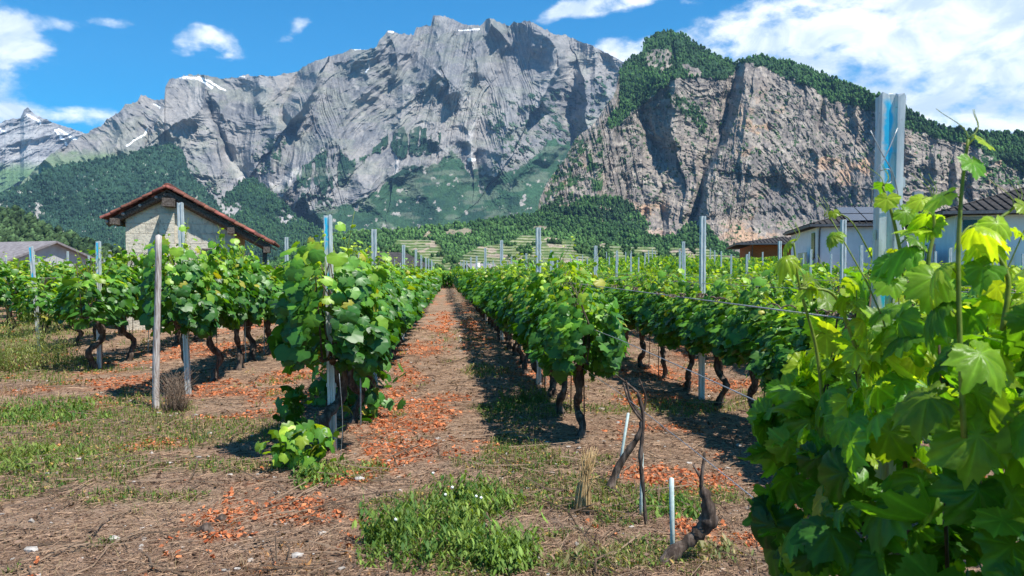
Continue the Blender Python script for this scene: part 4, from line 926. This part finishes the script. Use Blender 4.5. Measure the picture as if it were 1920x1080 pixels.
posts.sort(key=lambda p: math.hypot(p[0], p[1])); cnt = {}; NP = 0
for (x, y, kd, ri) in sorted(posts, key=lambda p: (p[3], p[1])):
    cnt[ri] = cnt.get(ri, 0) + 1
    if abs(math.degrees(math.atan2(x, y)) - 4.93) > 36 or math.hypot(x, y) > 72: continue
    o = link('vineyard_post', PM[kd]); o.location = (x, y, float(gz(x, y))); sc = 1 if kd != 'm' else rs.uniform(.93, 1.02)
    o.rotation_euler = (rs.uniform(-.012, .012), rs.uniform(-.018, .018) + {0: 0, 1: .045 if kd == 's' else 0, 3: .07 if kd == 'p' else 0}.get(ri, 0) * -1, rs.uniform(-.06, .06)); o.scale = (1, 1, sc)
    ph = ROWS[ri][3]
    tag(o, ('%s steel post, %s from the near end of the %s' % ('blue-sprayed' if kd == 'p' else 'grey', orr(cnt[ri]), ph)), 'post', 'steel posts in the vine rows'); NP += 1
fpost = link('vineyard_post', PM['f']); fp = at(1655, 520, 2.12); fpost.location = (fp[0], fp[1], 0); fpost.rotation_euler = (0.0, .012, -.30)
tag(fpost, 'close galvanised steel post with a long blue spray mark near its top', 'post', 'steel posts in the vine rows')
# wires tied round the close post
mb = MB()
tp_ = [at(1632, 245, 2.09), at(1655, 290, 2.085), at(1676, 330, 2.09), at(1690, 400, 2.1), at(1700, 450, 2.05), at(1712, 500, 1.98)]
mb.tube(tp_, .0016, 5); mb.tube([at(1683, 240, 2.09), at(1662, 290, 2.08), at(1640, 330, 2.08), at(1634, 380, 2.1)], .0016, 5)
mb.tube([at(1650, 320, 2.08), at(1668, 318, 2.07), at(1672, 340, 2.08), at(1658, 345, 2.07)], .0016, 5)
tag(mb.build('tie_wire', M['wire']), 'thin steel wire twisted around the close blue marked post', 'wire')
# ------------------------------------------------------------------ trellis wires
WN = {.62: 'lowest', 1.0: 'middle', 1.36: 'upper'}
for ri in (0, 1, 2, 3, 9, 10, 11, 12):
    x, y0, y1, ph, en = ROWS[ri]; ys = (en[0][0] if en else {9: 2.12}.get(ri, y0 - .6)); ye = min(y1, 60)
    for zh in (.62, 1.0, 1.36):
        pts = []; k = ys; i = 0
        while k < ye: pts.append((x + (.035 if i % 2 else -.035), k, zh + float(gz(x, k)) - (.02 if i % 2 else 0))); k += 3.25; i += 1
        mb = MB().tube(pts, .0028, 4, sub=2)
        r2 = np.random.RandomState(int(ri * 10 + zh * 10))
        if zh > 1.3:      # dead brown tendrils left wound on the wire
            for _ in range(int(min(60, (ye - ys) * 2.5))):
                yy = ys + r2.rand() ** 1.6 * min(ye - ys, 24); q0 = np.array([x, yy, zh + float(gz(x, yy))]); L = r2.uniform(.05, .22)
                aa = np.linspace(0, r2.uniform(6, 20), 14); mb.tube(np.stack([q0[0] + .009 * np.cos(aa), q0[1] + L * aa / aa[-1], q0[2] + .009 * np.sin(aa)], -1), .0028, 3, mi=1, sub=1)
        tag(mb.build('trellis_wire', [M['wire'], M['twig']]), '%s trellis wire of the %s' % (WN[zh], ph), 'wire', 'trellis wires')
# thin rods beside the vine trunks
n_ = 0; cnt = {}
for (d, ri, k, x, y, ph) in sorted(indiv, key=lambda c: (c[1], c[2])):
    if d > 17 or ri in (4, 5): continue
    h = rs.uniform(.75, 1.15); green = rs.rand() < .35
    o = MB().tube([(0, 0, -.1), (rs.uniform(-.03, .03), rs.uniform(-.05, .05), h)], .0075 if green else .006, 6, sub=1).build('vine_rod', M['rod' if green else 'rust'])
    o.location = (x + rs.choice([-1, 1]) * .07, y + rs.uniform(-.1, .1), float(gz(x, y)))
    tag(o, 'thin %s rod beside the %s vine of the %s' % ('pale green' if green else 'rusty', orr(k), ph), 'rod', 'thin rods supporting the vines')

# ------------------------------------------------------------------ split wooden stake and dry brush (left)
p0 = gnd(292, 765); mb = MB()
mb.tube([(0, 0, -.2), (.01, 0, .5), (.035, 0, 1.2), (.05, 0, 1.86)], [.04, .036, .034, .033], 9, knob=.12, sub=4, seed=3)
o = mb.build('wooden_stake', M['pinkwood']); o.location = (p0[0], p0[1], 0); tag(o, 'weathered pale wooden stake split along its length', 'stake')
mb = MB(); r2 = np.random.RandomState(4)
for _ in range(230):
    a = r2.rand() * 6.28; r = r2.rand() * .14; b = r2.rand() * 6.28; h = r2.uniform(.15, .5)
    mb.tube([(r * cos(a), r * sin(a), -.02), (r * cos(a) + .05 * cos(b), r * sin(a) + .05 * sin(b), h * .6), (r * cos(a) + .15 * cos(b), r * sin(a) + .15 * sin(b), h * .9)], [.0022, .001], 3, sub=2)
pbr = gnd(330, 770); o = mb.build('dry_brush', M['twig']); o.location = (pbr[0], pbr[1], float(gz(*pbr))); tag(o, 'tangle of dry brown twigs between the wooden stake and steel post', 'dry plant')
# ------------------------------------------------------------------ old stumps, short stakes (centre right)
def stump(name, px, py, P, rad, label, seed, extra=()):
    x, y = gnd(px, py); mb = MB(); mb.tube(P, rad, 10, knob=.55, seed=seed, sub=6)
    for (Q, r) in extra: mb.tube(Q, r, 6, knob=.3, seed=seed + 1, sub=4)
    o = mb.build(name, M['bark']); o.location = (x, y, float(gz(x, y))); tag(o, label, 'vine stump', 'old vines without leaves'); return o
stump('vine_stump', 1272, 1062, [(-.10, 0, -.05), (-.02, .02, .05), (.08, .03, .12), (.155, .02, .20), (.15, .0, .30), (.115, 0, .40)], [.042, .036, .032, .045, .036, .012], 'dark gnarled vine stump curling up beside a short green stake', 5, [([(.115, 0, .39), (.12, .0, .46), (.14, .02, .56)], [.011, .007]), ([(.12, 0, .42), (.08, .02, .5)], [.008, .006])])
stump('vine_stump', 1140, 925, [(0, 0, -.04), (.06, .03, .12), (.14, .02, .26), (.21, 0, .38), (.235, 0, .52), (.20, 0, .66)], [.03, .026, .022, .018, .015, .011], 'leaning leafless vine stump behind two short stakes', 8, [([(.22, 0, .5), (.16, .02, .6), (.12, 0, .74)], [.012, .007]), ([(.235, 0, .52), (.26, .02, .62), (.21, 0, .75)], [.01, .006]), ([(.2, 0, .66), (.13, .02, .72), (.05, 0, .78)], [.01, .005])])
stump('vine_trunk_piece', 1212, 990, [(0, 0, -.03), (-.01, .02, .18), (-.035, 0, .40), (-.02, 0, .62), (-.05, 0, .78)], [.011, .010, .012, .010, .006], 'thin upright dead vine tied to a pale stake', 11, [([(-.03, 0, .62), (-.10, 0, .72), (-.14, 0, .84)], [.008, .005])])
def stake(px0, py0, px1, py1, r, label, Y=None):
    x, y = gnd(px0, py0); p = at(px1, py1, y); o = MB().tube([(0, 0, -.12), (p[0] - x, 0, p[2])], r, 8, sub=1).build('short_stake', M['rod']); o.location = (x, y, 0); tag(o, label, 'stake', 'short pale green stakes'); return o
stake(1262, 1040, 1259, 897, .013, 'short upright pale green stake nearest the camera')
stake(1152, 905, 1178, 775, .010, 'leaning pale green stake behind the others')
stake(1201, 970, 1204, 850, .010, 'upright pale green stake against a thin dead vine')
# dry brown reed clump
mb = MB(); r2 = np.random.RandomState(9)
for _ in range(110):
    a = r2.rand() * 6.28; r = .02 + .015 * r2.rand(); mb.tube([(r * cos(a) * 1.6, r * sin(a), 0), (r * cos(a) + .012, r * sin(a), .2), (r * cos(a + .8) * .8 + .03 + .03 * r2.randn(), r * sin(a + .8) * .5 + .02 * r2.randn(), .16 + .26 * r2.rand())], [.004, .0015], 4, sub=3)
M['straw'] = simple('ochre_straw', (.34, .21, .09), (.55, .40, .20), 30, .9, .002)
xx, yy = gnd(1092, 965); o = mb.build('dry_stalk_bundle', M['straw']); o.location = (xx, yy, 0); tag(o, 'ochre bundle of dry stalks standing on the litter', 'dry plant')

# vine trunk with a rusty look and low suckers at the near end of the path row
def sucker(px, py, n, w_, h, label, young=.4, seed=0, size=.07, tpls=MD):
    x, y = gnd(px, py); r2 = np.random.RandomState(seed); mb = MB()
    p = np.stack([r2.randn(n) * w_ * .5, r2.randn(n) * w_ * .4, r2.rand(n) ** 1.1 * h + .03], -1); a = r2.rand(n) * 6.28
    place(mb, tpls, p, np.stack([np.cos(a) * .6, np.sin(a) * .6 - .3, r2.uniform(.3, 1, n)], -1), np.stack([np.cos(a), np.sin(a), -r2.rand(n)], -1), size * r2.uniform(.5, 1.2, n), leafcol(np.full(n, young) + r2.rand(n) * .3 - p[:, 2] * .2, r2), r2)
    for k in range(5): mb.tube([(0, 0, 0), (r2.randn() * w_ * .2, r2.randn() * w_ * .2, h * .6), (r2.randn() * w_ * .4, r2.randn() * w_ * .4, h)], [.004, .002], 4, mi=1, sub=3)
    o = mb.build('vine_sucker', [M['leaf'], M['shoot']]); o.location = (x, y, float(gz(x, y))); tag(o, label, 'vine shoot'); return o
sucker(565, 885, 95, .26, .30, 'low leafy vine shoots at the foot of the near blue marked post', .45, 1, .075)
sucker(560, 820, 36, .16, .50, 'dangling leafy shoot left of the near blue marked post', .15, 2, .085)
sucker(700, 790, 50, .30, .55, 'dark low leaves hanging beside the near trunk', .05, 3, .085)
sucker(640, 760, 90, .40, .62, 'hanging lower leaves of the first vine by the path', .1, 4, .10)
o = MB().tube([(0, 0, 0), (.02, .02, .35), (0, 0, .72)], [.0022, .0022], 4, sub=4).build('ground_wire', M['wire']); xx, yy = gnd(637, 880); o.location = (xx, yy, 0); tag(o, 'twisted anchor wire hanging at the near blue marked post', 'wire')

# ------------------------------------------------------------------ the close vines on the right
M['leaf_hd'] = M['leaf_hd']
def close_vine(x, y, seed, n, label, z0, z1, hw, young):
    rs3 = np.random.RandomState(seed); e = empty('grapevine', (x, y, 0)); mb = MB()
    canopy(mb, rs3, n, VL + .1, HD, .104, z0=z0, z1=z1, hw=hw, shoots=9, endf=1.0, jit=.6, shoot_h=.3, smi=1, young=young)
    mb.build('foliage', [M['leaf_hd'], M['shoot']], e); mb = MB(); trunk(mb, rs3); mb.build('trunk', M['bark'], e); tag(e, label, 'grapevine', 'close vines at the frame edge'); return e
close_vine(1.26, .78, 3, 130, 'sunlit close vine with big yellow-green leaves at the very frame edge', .42, 1.30, .26, .34)
close_vine(1.22, 1.88, 4, 400, 'close vine with big dark green leaves around the blue marked near post', .40, 1.36, .25, .14)
def shoot(pts, Y, n, s0, s1, label, seed, r=(.006, .003), yl=.8):
    """tall shoot with alternate leaves; pts are traced and stand at distance Y"""
    r2 = np.random.RandomState(seed); P = np.array([at(a, b, Y) for a, b in pts]); mb = MB().tube(P, list(r), 7, mi=1, sub=6)
    Q = catmull(P, 8); m_ = len(Q)
    for i in range(n):
        f = (i + .6) / n; q0 = Q[min(m_ - 1, int(f * m_))]; a = r2.rand() * 6.28; s = s0 + (s1 - s0) * f; out_ = np.array([cos(a), sin(a) * .7, r2.uniform(.1, .6)])
        pe = q0 + out_ * s * .8; mb.tube([q0, q0 + out_ * s * .45 + [0, 0, .01], pe], [.0022, .0014], 4, mi=1, sub=3)
        place(mb, HD, pe[None], np.array([[cos(a) * .5, sin(a) * .5 - .5, .8]]) + r2.randn(1, 3) * .25, (out_ * [1, 1, -1.2])[None] + r2.randn(1, 3) * .2, np.array([s]), leafcol(np.array([yl * (.75 + .35 * f)]), r2), r2)
    tip = Q[-1]
    for k in range(3):
        aa = np.linspace(0, 2.2, 8); d = r2.randn(2) * .02; mb.tube(np.stack([tip[0] + .03 * aa * d[0] * 20 + .012 * np.sin(aa * 2), tip[1] + aa * .004, tip[2] + .028 * aa], -1), [.0014, .0007], 3, mi=1, sub=1)
    o = mb.build('vine_shoot', [M['leaf_hd'], M['shoot']]); tag(o, label, 'vine shoot', 'tall shoots of the close vines'); return o
shoot([(1808, 820), (1800, 640), (1797, 480), (1803, 360), (1815, 262)], 1.45, 8, .085, .030, 'tallest green shoot with yellow tip, right of the blue marked post', 1)
shoot([(1745, 640), (1740, 500), (1752, 430), (1745, 375)], 1.7, 6, .09, .035, 'shorter yellow-green shoot close behind the tallest shoot', 2)
shoot([(1700, 560), (1690, 480), (1672, 400), (1655, 350)], 1.95, 6, .06, .030, 'yellow shoot crossing in front of the blue marked post', 3)
shoot([(1545, 780), (1530, 650), (1500, 540), (1488, 455)], 2.2, 7, .10, .035, 'slim shoot with a pale yellow tip left of the close post', 4)
shoot([(1620, 700), (1590, 610), (1560, 550), (1500, 540)], 1.9, 6, .08, .03, 'bent yellow-tipped shoot leaning towards the path', 5)
shoot([(1880, 620), (1890, 520), (1850, 440), (1900, 390)], 1.5, 5, .08, .03, 'curved pale shoot at the very edge of the close vine', 6)
shoot([(1690, 600), (1600, 420), (1545, 405)], 2.3, 2, .03, .02, 'thin bare yellow tendril reaching across the houses', 7, (.003, .0015), .95)

# ------------------------------------------------------------------ what lies and grows on the soil
def frust(n, ymin, ymax, pw=1.6):
    """random points inside the view on the ground, thicker near the camera"""
    u = rs.rand(n); y = ymin * (ymax / ymin) ** (u ** (1 / pw) if pw != 1 else u); a = radians(4.93) + np.radians(rs.uniform(-37, 37, n)); return y * np.tan(a), y
def sticks(n, ymin, ymax, lmin, lmax, wd, dark, light, name, label, zlift=.012):
    x, y = frust(n, ymin, ymax, 1); z = gz(x, y); a = rs.rand(n) * pi; L = rs.uniform(lmin, lmax, n) * (.7 + y / 12); w_ = wd * rs.uniform(.6, 1.5, n) * (.6 + y / 8)
    d = np.stack([np.cos(a), np.sin(a), rs.randn(n) * .10], -1); p = np.stack([-np.sin(a), np.cos(a), np.zeros(n)], -1); c0 = np.stack([x, y, z + zlift * rs.uniform(.2, 1.3, n)], -1)
    bend = p * (rs.randn(n) * .15)[:, None] * L[:, None]
    V = []
    for s, bb in ((-.5, 0), (0, 1), (.5, 0)):
        m_ = c0 + d * (L * s)[:, None] + bend * bb + np.array([0, 0, .004]) * bb
        V += [m_ + p * w_[:, None], m_ - p * w_[:, None], m_ + np.array([0, 0, 1]) * w_[:, None] * 1.1]
    V = np.stack(V, 1); F = np.array([[0, 2, 5, 3], [2, 1, 4, 5], [3, 5, 8, 6], [5, 4, 7, 8]]); FF = (F[None] + (np.arange(n) * 9)[:, None, None]).reshape(-1, 4)
    k = rs.rand(n, 1); c = np.array(dark) + (np.array(light) - np.array(dark)) * k ** 1.3
    tag(MB().add(V.reshape(-1, 3), FF, np.repeat(c, 9, 0), 0, False).build(name, M['dry']), label, None, None, 'stuff')
sticks(90000, 2.2, 20, .02, .10, .0012, (.07, .035, .022), (.52, .35, .24), 'straw_litter', 'dry straw and thin prunings strewn over the soil')
sticks(1500, 2.4, 16, .15, .5, .0032, (.08, .055, .04), (.30, .21, .15), 'fallen_canes', 'pruned brown canes lying on the soil', .03)
def litter(n, ymin, ymax, maskf, thr, size, c1, c2, name, label, lift=.012, curl=.5):
    x, y = frust(n, ymin, ymax, 1); k = maskf(x, y) > rs.uniform(thr, 1, n); x = x[k]; y = y[k]; n = len(x); pos = np.stack([x, y, gz(x, y) + lift * rs.uniform(.2, 1.6, n)], -1)
    nr = np.stack([rs.randn(n) * curl, rs.randn(n) * curl, np.ones(n)], -1); tp = rs.randn(n, 3); kk = rs.rand(n, 1); mb = MB()
    V = np.array([(-.3, -.9, .1), (.3, -.8, .0), (.55, 0, .35), (.25, .9, 0), (-.25, 1, .2), (-.5, .1, -.15)]); F = np.array([(0, 1, 2), (0, 2, 5), (5, 2, 3), (5, 3, 4)])
    place(mb, [(V, F, np.ones(6))], pos, nr, tp, size * rs.uniform(.5, 1.4, n) * (.75 + y / 14), np.array(c1) + (np.array(c2) - np.array(c1)) * kk, rs, smooth=False)
    tag(mb.build(name, M['dry']), label, None, None, 'stuff')
litter(130000, 2.2, 30, orange_m, .12, .0145, (.26, .055, .02), (.72, .27, .12), 'orange_leaf_litter', 'bright orange dry leaf litter lying in patches')
litter(26000, 2.2, 22, lambda x, y: np.full_like(x, .6), .1, .014, (.06, .032, .022), (.30, .2, .15), 'brown_leaf_litter', 'brown crumbled dry leaves and bark chips on the soil')
# stones
x, y = frust(2600, 2.3, 22, 1); n = len(x); mb = MB(); r3 = np.random.RandomState(2)
ico = np.array([(0, 0, 1), (.89, 0, .45), (.28, .85, .45), (-.72, .53, .45), (-.72, -.53, .45), (.28, -.85, .45), (.72, .53, -.45), (-.28, .85, -.45), (-.89, 0, -.45), (-.28, -.85, -.45), (.72, -.53, -.45), (0, 0, -1)])
icf = np.array([(0, 1, 2), (0, 2, 3), (0, 3, 4), (0, 4, 5), (0, 5, 1), (1, 6, 2), (2, 7, 3), (3, 8, 4), (4, 9, 5), (5, 10, 1), (2, 6, 7), (3, 7, 8), (4, 8, 9), (5, 9, 10), (1, 10, 6), (6, 11, 7), (7, 11, 8), (8, 11, 9), (9, 11, 10), (10, 11, 6)])
s = (.004 + .016 * r3.rand(n) ** 4)[:, None, None] * (.7 + y / 12)[:, None, None]
V = ico[None] * r3.uniform(.6, 1.3, (n, 12, 1)) * s * r3.uniform([.8, .8, .4], [1.5, 1.2, .8], (n, 3))[:, None] + np.stack([x, y, gz(x, y) + .004], -1)[:, None]
tag(MB().add(V.reshape(-1, 3), (icf[None] + (np.arange(n) * 12)[:, None, None]).reshape(-1, 3), (1, 1, 1), 0, False).build('gravel', M['stone']), 'small pale stones scattered on the soil', None, None, 'stuff')
for (px, py, sz, lab) in ((675, 905, .040, 'white chunky stone below the low vine shoots'), (215, 1008, .035, 'flat pale stone on bare soil near the frame corner'), (60, 1032, .04, 'broad flat whitish stone at the frame corner'), (556, 1042, .035, 'flat pale stone left of the green weeds')):
    gx_, gy_ = gnd(px, py); V = ico * r3.uniform(.75, 1.2, (12, 1)) * sz * np.array([1.1, .8, .6]); o = MB().add(V, icf, (1, 1, 1), 0, False).build('stone', M['stone']); o.location = (gx_, gy_, float(gz(gx_, gy_)) + sz * .2); tag(o, lab, 'stone', 'larger stones')
# dark clod in the orange litter
for (px, py, sz, lab) in ((385, 998, .05, 'dark wrinkled clod left of the orange litter'), (415, 978, .035, 'smaller dark clod touching the orange litter')):
    gx_, gy_ = gnd(px, py); mb = MB().tube([(-sz, 0, 0), (0, .01, sz * .5), (sz, 0, .0)], [sz * .4, sz * .6, sz * .3], 9, knob=.5, seed=3, sub=4); o = mb.build('earth_clod', M['bark']); o.location = (gx_, gy_, float(gz(gx_, gy_))); tag(o, lab, 'clod')
# grass and small weeds
def blades(mb, x, y, h, wd, col, lean=.5):
    n = len(x); a = rs.rand(n) * 2 * pi; l_ = rs.rand(n) * lean * h; z = gz(x, y); p = np.stack([-np.sin(a), np.cos(a), np.zeros(n)], -1) * wd[:, None]; b = np.stack([x, y, z - .004], -1)
    dd = np.stack([np.cos(a), np.sin(a), np.zeros(n)], -1)
    m1 = b + dd * (l_ * .3)[:, None] + np.array([0, 0, 1]) * (h * .55)[:, None]; m2 = b + dd * l_[:, None] + np.array([0, 0, 1]) * h[:, None] * (1 - .3 * (l_ / h)[:, None])
    V = np.stack([b + p, b - p, m1 - p * .8, m1 + p * .8, m2], 1); F4 = (np.array([[0, 1, 2, 3]])[None] + (np.arange(n) * 5)[:, None, None]).reshape(-1, 4); F3 = (np.array([[3, 2, 4]])[None] + (np.arange(n) * 5)[:, None, None]).reshape(-1, 3)
    k0 = mb.k; mb.add(V.reshape(-1, 3), F4, np.repeat(col, 5, 0), 0, False); mb.l.append((F3 + k0).ravel()); mb.n.append(np.full(n, 3)); mb.mi.append(np.zeros(n, int)); mb.sm.append(np.full(n, False))
mb = MB(); x, y = frust(230000, 2.3, 26, 1); k = green_m(x, y) > rs.uniform(.22, 1.25, len(x)); x = x[k]; y = y[k]; n = len(x); kk = rs.rand(n, 1) ** 1.2
c = np.array([.05, .12, .02]) + (np.array([.20, .25, .05]) - np.array([.05, .12, .02])) * kk; dryk = rs.rand(n) < .22; c[dryk] = (.40, .30, .16)
blades(mb, x, y, rs.uniform(.015, .07, n) * (.8 + y / 16), rs.uniform(.0012, .003, n) * (.7 + y / 7), c, .9)
x, y = frust(9000, 2.3, 20, 1); n = len(x); c = np.tile([.38, .29, .17], (n, 1)) * rs.uniform(.6, 1.2, (n, 1)); blades(mb, x, y, rs.uniform(.02, .09, n), rs.uniform(.0008, .0016, n), c, 1.2)
tag(mb.build('grass', M['grass']), 'short patchy green and dry grass between the rows', None, None, 'stuff')
mb = MB(); x, y = frust(130000, 2.3, 22, 1); k = green_m(x, y) > rs.uniform(.2, 1.2, len(x)); x = x[k]; y = y[k]; n = len(x)
a = rs.rand(n) * 6.28; V = np.array([(0, -1, 0), (.42, -.2, .15), (.3, .7, .12), (0, 1, 0), (-.3, .7, .12), (-.42, -.2, .15)]); F = np.array([(0, 1, 5), (1, 2, 5), (2, 4, 5), (2, 3, 4)])
col = np.array([.05, .13, .025]) + (np.array([.22, .27, .05]) - np.array([.05, .13, .025])) * rs.rand(n, 1) ** 1.5; dr = rs.rand(n) < .12; col[dr] = (.45, .30, .10)
place(mb, [(V, F, np.ones(6))], np.stack([x, y, gz(x, y) + rs.uniform(.004, .035, n)], -1), np.stack([np.cos(a) * .5, np.sin(a) * .5, np.ones(n)], -1), np.stack([np.cos(a), np.sin(a), rs.uniform(-.2, .5, n)], -1), rs.uniform(.006, .015, n) * (.8 + y / 14), col, rs, smooth=False)
tag(mb.build('ground_weeds', M['grass']), 'low broadleaf weeds creeping over the soil', None, None, 'stuff')
# taller clumps one can point at
def clump(px, py, r, h, n, label, c1, c2, leafy=.6, seed=0, name='weed_clump', cat='weed'):
    cx, cy = gnd(px, py); r2 = np.random.RandomState(seed); mb = MB()
    for i in range(n):
        a = r2.rand() * 6.28; d = r * math.sqrt(r2.rand()) * (.55 + .75 * float(vn(np.array(a * 1.1), np.array(seed * 3.7), 2))); lump = float(vn(np.array(d * cos(a) * 11 + seed * 9), np.array(d * sin(a) * 11), 5)); hh = h * r2.uniform(.4, 1.15) * (1 - .4 * d / r) * (.35 + 1.0 * lump); b = np.array([d * cos(a), d * sin(a), -.01]); ln = r2.randn(2) * .25 * hh
        P = np.array([b, b + [ln[0] * .4, ln[1] * .4, hh * .6], b + [ln[0], ln[1], hh]]); col = np.array(c1) + (np.array(c2) - np.array(c1)) * r2.rand() ** 1.3
        mb.tube(P, [.0016, .0008], 3, col=col, sub=2)
        m_ = int(9 * leafy); f = r2.rand(m_); p = P[0] + (P[2] - P[0]) * f[:, None]; aa = r2.rand(m_) * 6.28
        place(mb, [(V0, F0, np.ones(6))], p, np.stack([np.cos(aa) * .7, np.sin(aa) * .7, np.ones(m_) * .7], -1), np.stack([np.cos(aa), np.sin(aa), np.full(m_, .5)], -1), r2.uniform(.008, .026, m_) * (.6 + .8 * lump), np.tile(col, (m_, 1)) * r2.uniform(.7, 1.3, (m_, 1)), r2, smooth=False)
    o = mb.build(name, M['grass']); o.location = (cx, cy, float(gz(cx, cy))); tag(o, label, cat, 'taller weeds on the vineyard floor'); return o
V0 = np.array([(0, -1, 0), (.30, -.2, .12), (.2, .7, .1), (0, 1.1, 0), (-.2, .7, .1), (-.30, -.2, .12)]); V0[:, 1] += 1; F0 = F
g1, g2, g3 = (.04, .12, .02), (.24, .33, .06), (.09, .17, .03)
clump(780, 1010, .42, .30, 620, 'broad bushy green weed with white flower heads in the middle foreground', g1, g2, 1, 1)
clump(880, 950, .34, .20, 320, 'leafy green weed patch just behind the flowering weed', g1, g2, 1, 2)
clump(940, 1050, .22, .24, 220, 'upright bright green weed at the bottom edge', g3, (.22, .34, .06), 1, 3)
clump(985, 755, .28, .26, 240, 'olive dry-tipped weed clump in the shade under the path row', g3, (.26, .24, .10), .6, 4)
clump(930, 770, .22, .13, 120, 'small green weed clump beside the path edge', g3, g2, .8, 5)
clump(12, 690, 1.0, .95, 900, 'tall yellow-green weeds on the bank at the left edge', (.10, .16, .03), (.34, .36, .12), .9, 6)
clump(90, 780, .6, .2, 480, 'green weeds spreading left of the wooden stake', g1, g2, .9, 7)
clump(30, 870, .5, .18, 420, 'grassy green weed patch at the left edge', g3, (.26, .30, .07), .9, 8)
clump(400, 820, .18, .14, 70, 'bluish grass tuft in the open soil', (.08, .14, .06), (.16, .22, .11), .2, 9)
clump(600, 905, .22, .12, 150, 'weeds around the foot of the near blue marked post', g1, g2, .8, 10)
clump(1000, 935, .16, .05, 50, 'small flat round-leaved weed on bare litter', g3, g2, 1, 11)
clump(700, 880, .12, .10, 60, 'thin weed stems among orange litter', g3, (.3, .33, .1), .5, 12)
clump(1250, 960, .22, .11, 120, 'green weeds around the short green stakes', g1, (.2, .3, .05), .9, 13)
clump(1110, 1060, .30, .12, 130, 'sparse dry grass tuft at the bottom edge', (.16, .18, .05), (.42, .34, .18), .3, 14)
clump(1330, 1040, .2, .12, 90, 'dry-tipped grass beside the curling stump', (.12, .17, .05), (.40, .34, .18), .4, 15)
clump(20, 740, .35, .14, 200, 'reddish dry grass patch at the left edge', (.26, .16, .09), (.45, .30, .2), .2, 16)
clump(560, 1060, .35, .06, 240, 'low rusty brown dry grass at the bottom edge', (.26, .11, .04), (.46, .25, .1), .2, 17)
for i, (px, py) in enumerate(((848, 955), (835, 975), (893, 978), (902, 981), (742, 1022), (812, 930))):
    x_, y_ = gnd(px, py); r2 = np.random.RandomState(i); mb = MB().tube([(0, 0, 0), (.005, 0, .10), (.0, 0, .155)], [.0012, .001], 4, mi=1, sub=2)
    V = ico * r2.uniform(.8, 1.2, (12, 1)) * .010 + [0, 0, .16]; mb.add(V, icf, (1, 1, 1), 0, True)
    o = mb.build('clover_flower', [M['flower'], M['shoot']]); o.location = (x_, y_, float(gz(x_, y_))); tag(o, 'small white round flower head, %s of six in the green weed' % wd_[i], 'flower', 'white flowers in the weeds')

# ------------------------------------------------------------------ haze: the air between here and the peaks
hz = MB().box((0, 300, 1470), (22000, 22000, 3140)).build('haze', None)
m, t = mat('valley_air'); pv = t.n('ShaderNodeVolumePrincipled'); pv.inputs['Density'].default_value = 2.9e-5
pv.inputs['Color'].default_value = (.36, .62, 1.0, 1); oo = t.n('ShaderNodeOutputMaterial'); t.l(pv.outputs[0], oo.inputs['Volume'])
hz.data.materials.clear(); hz.data.materials.append(m); tag(hz, 'pale blue haze in the valley air', None, None, 'stuff')
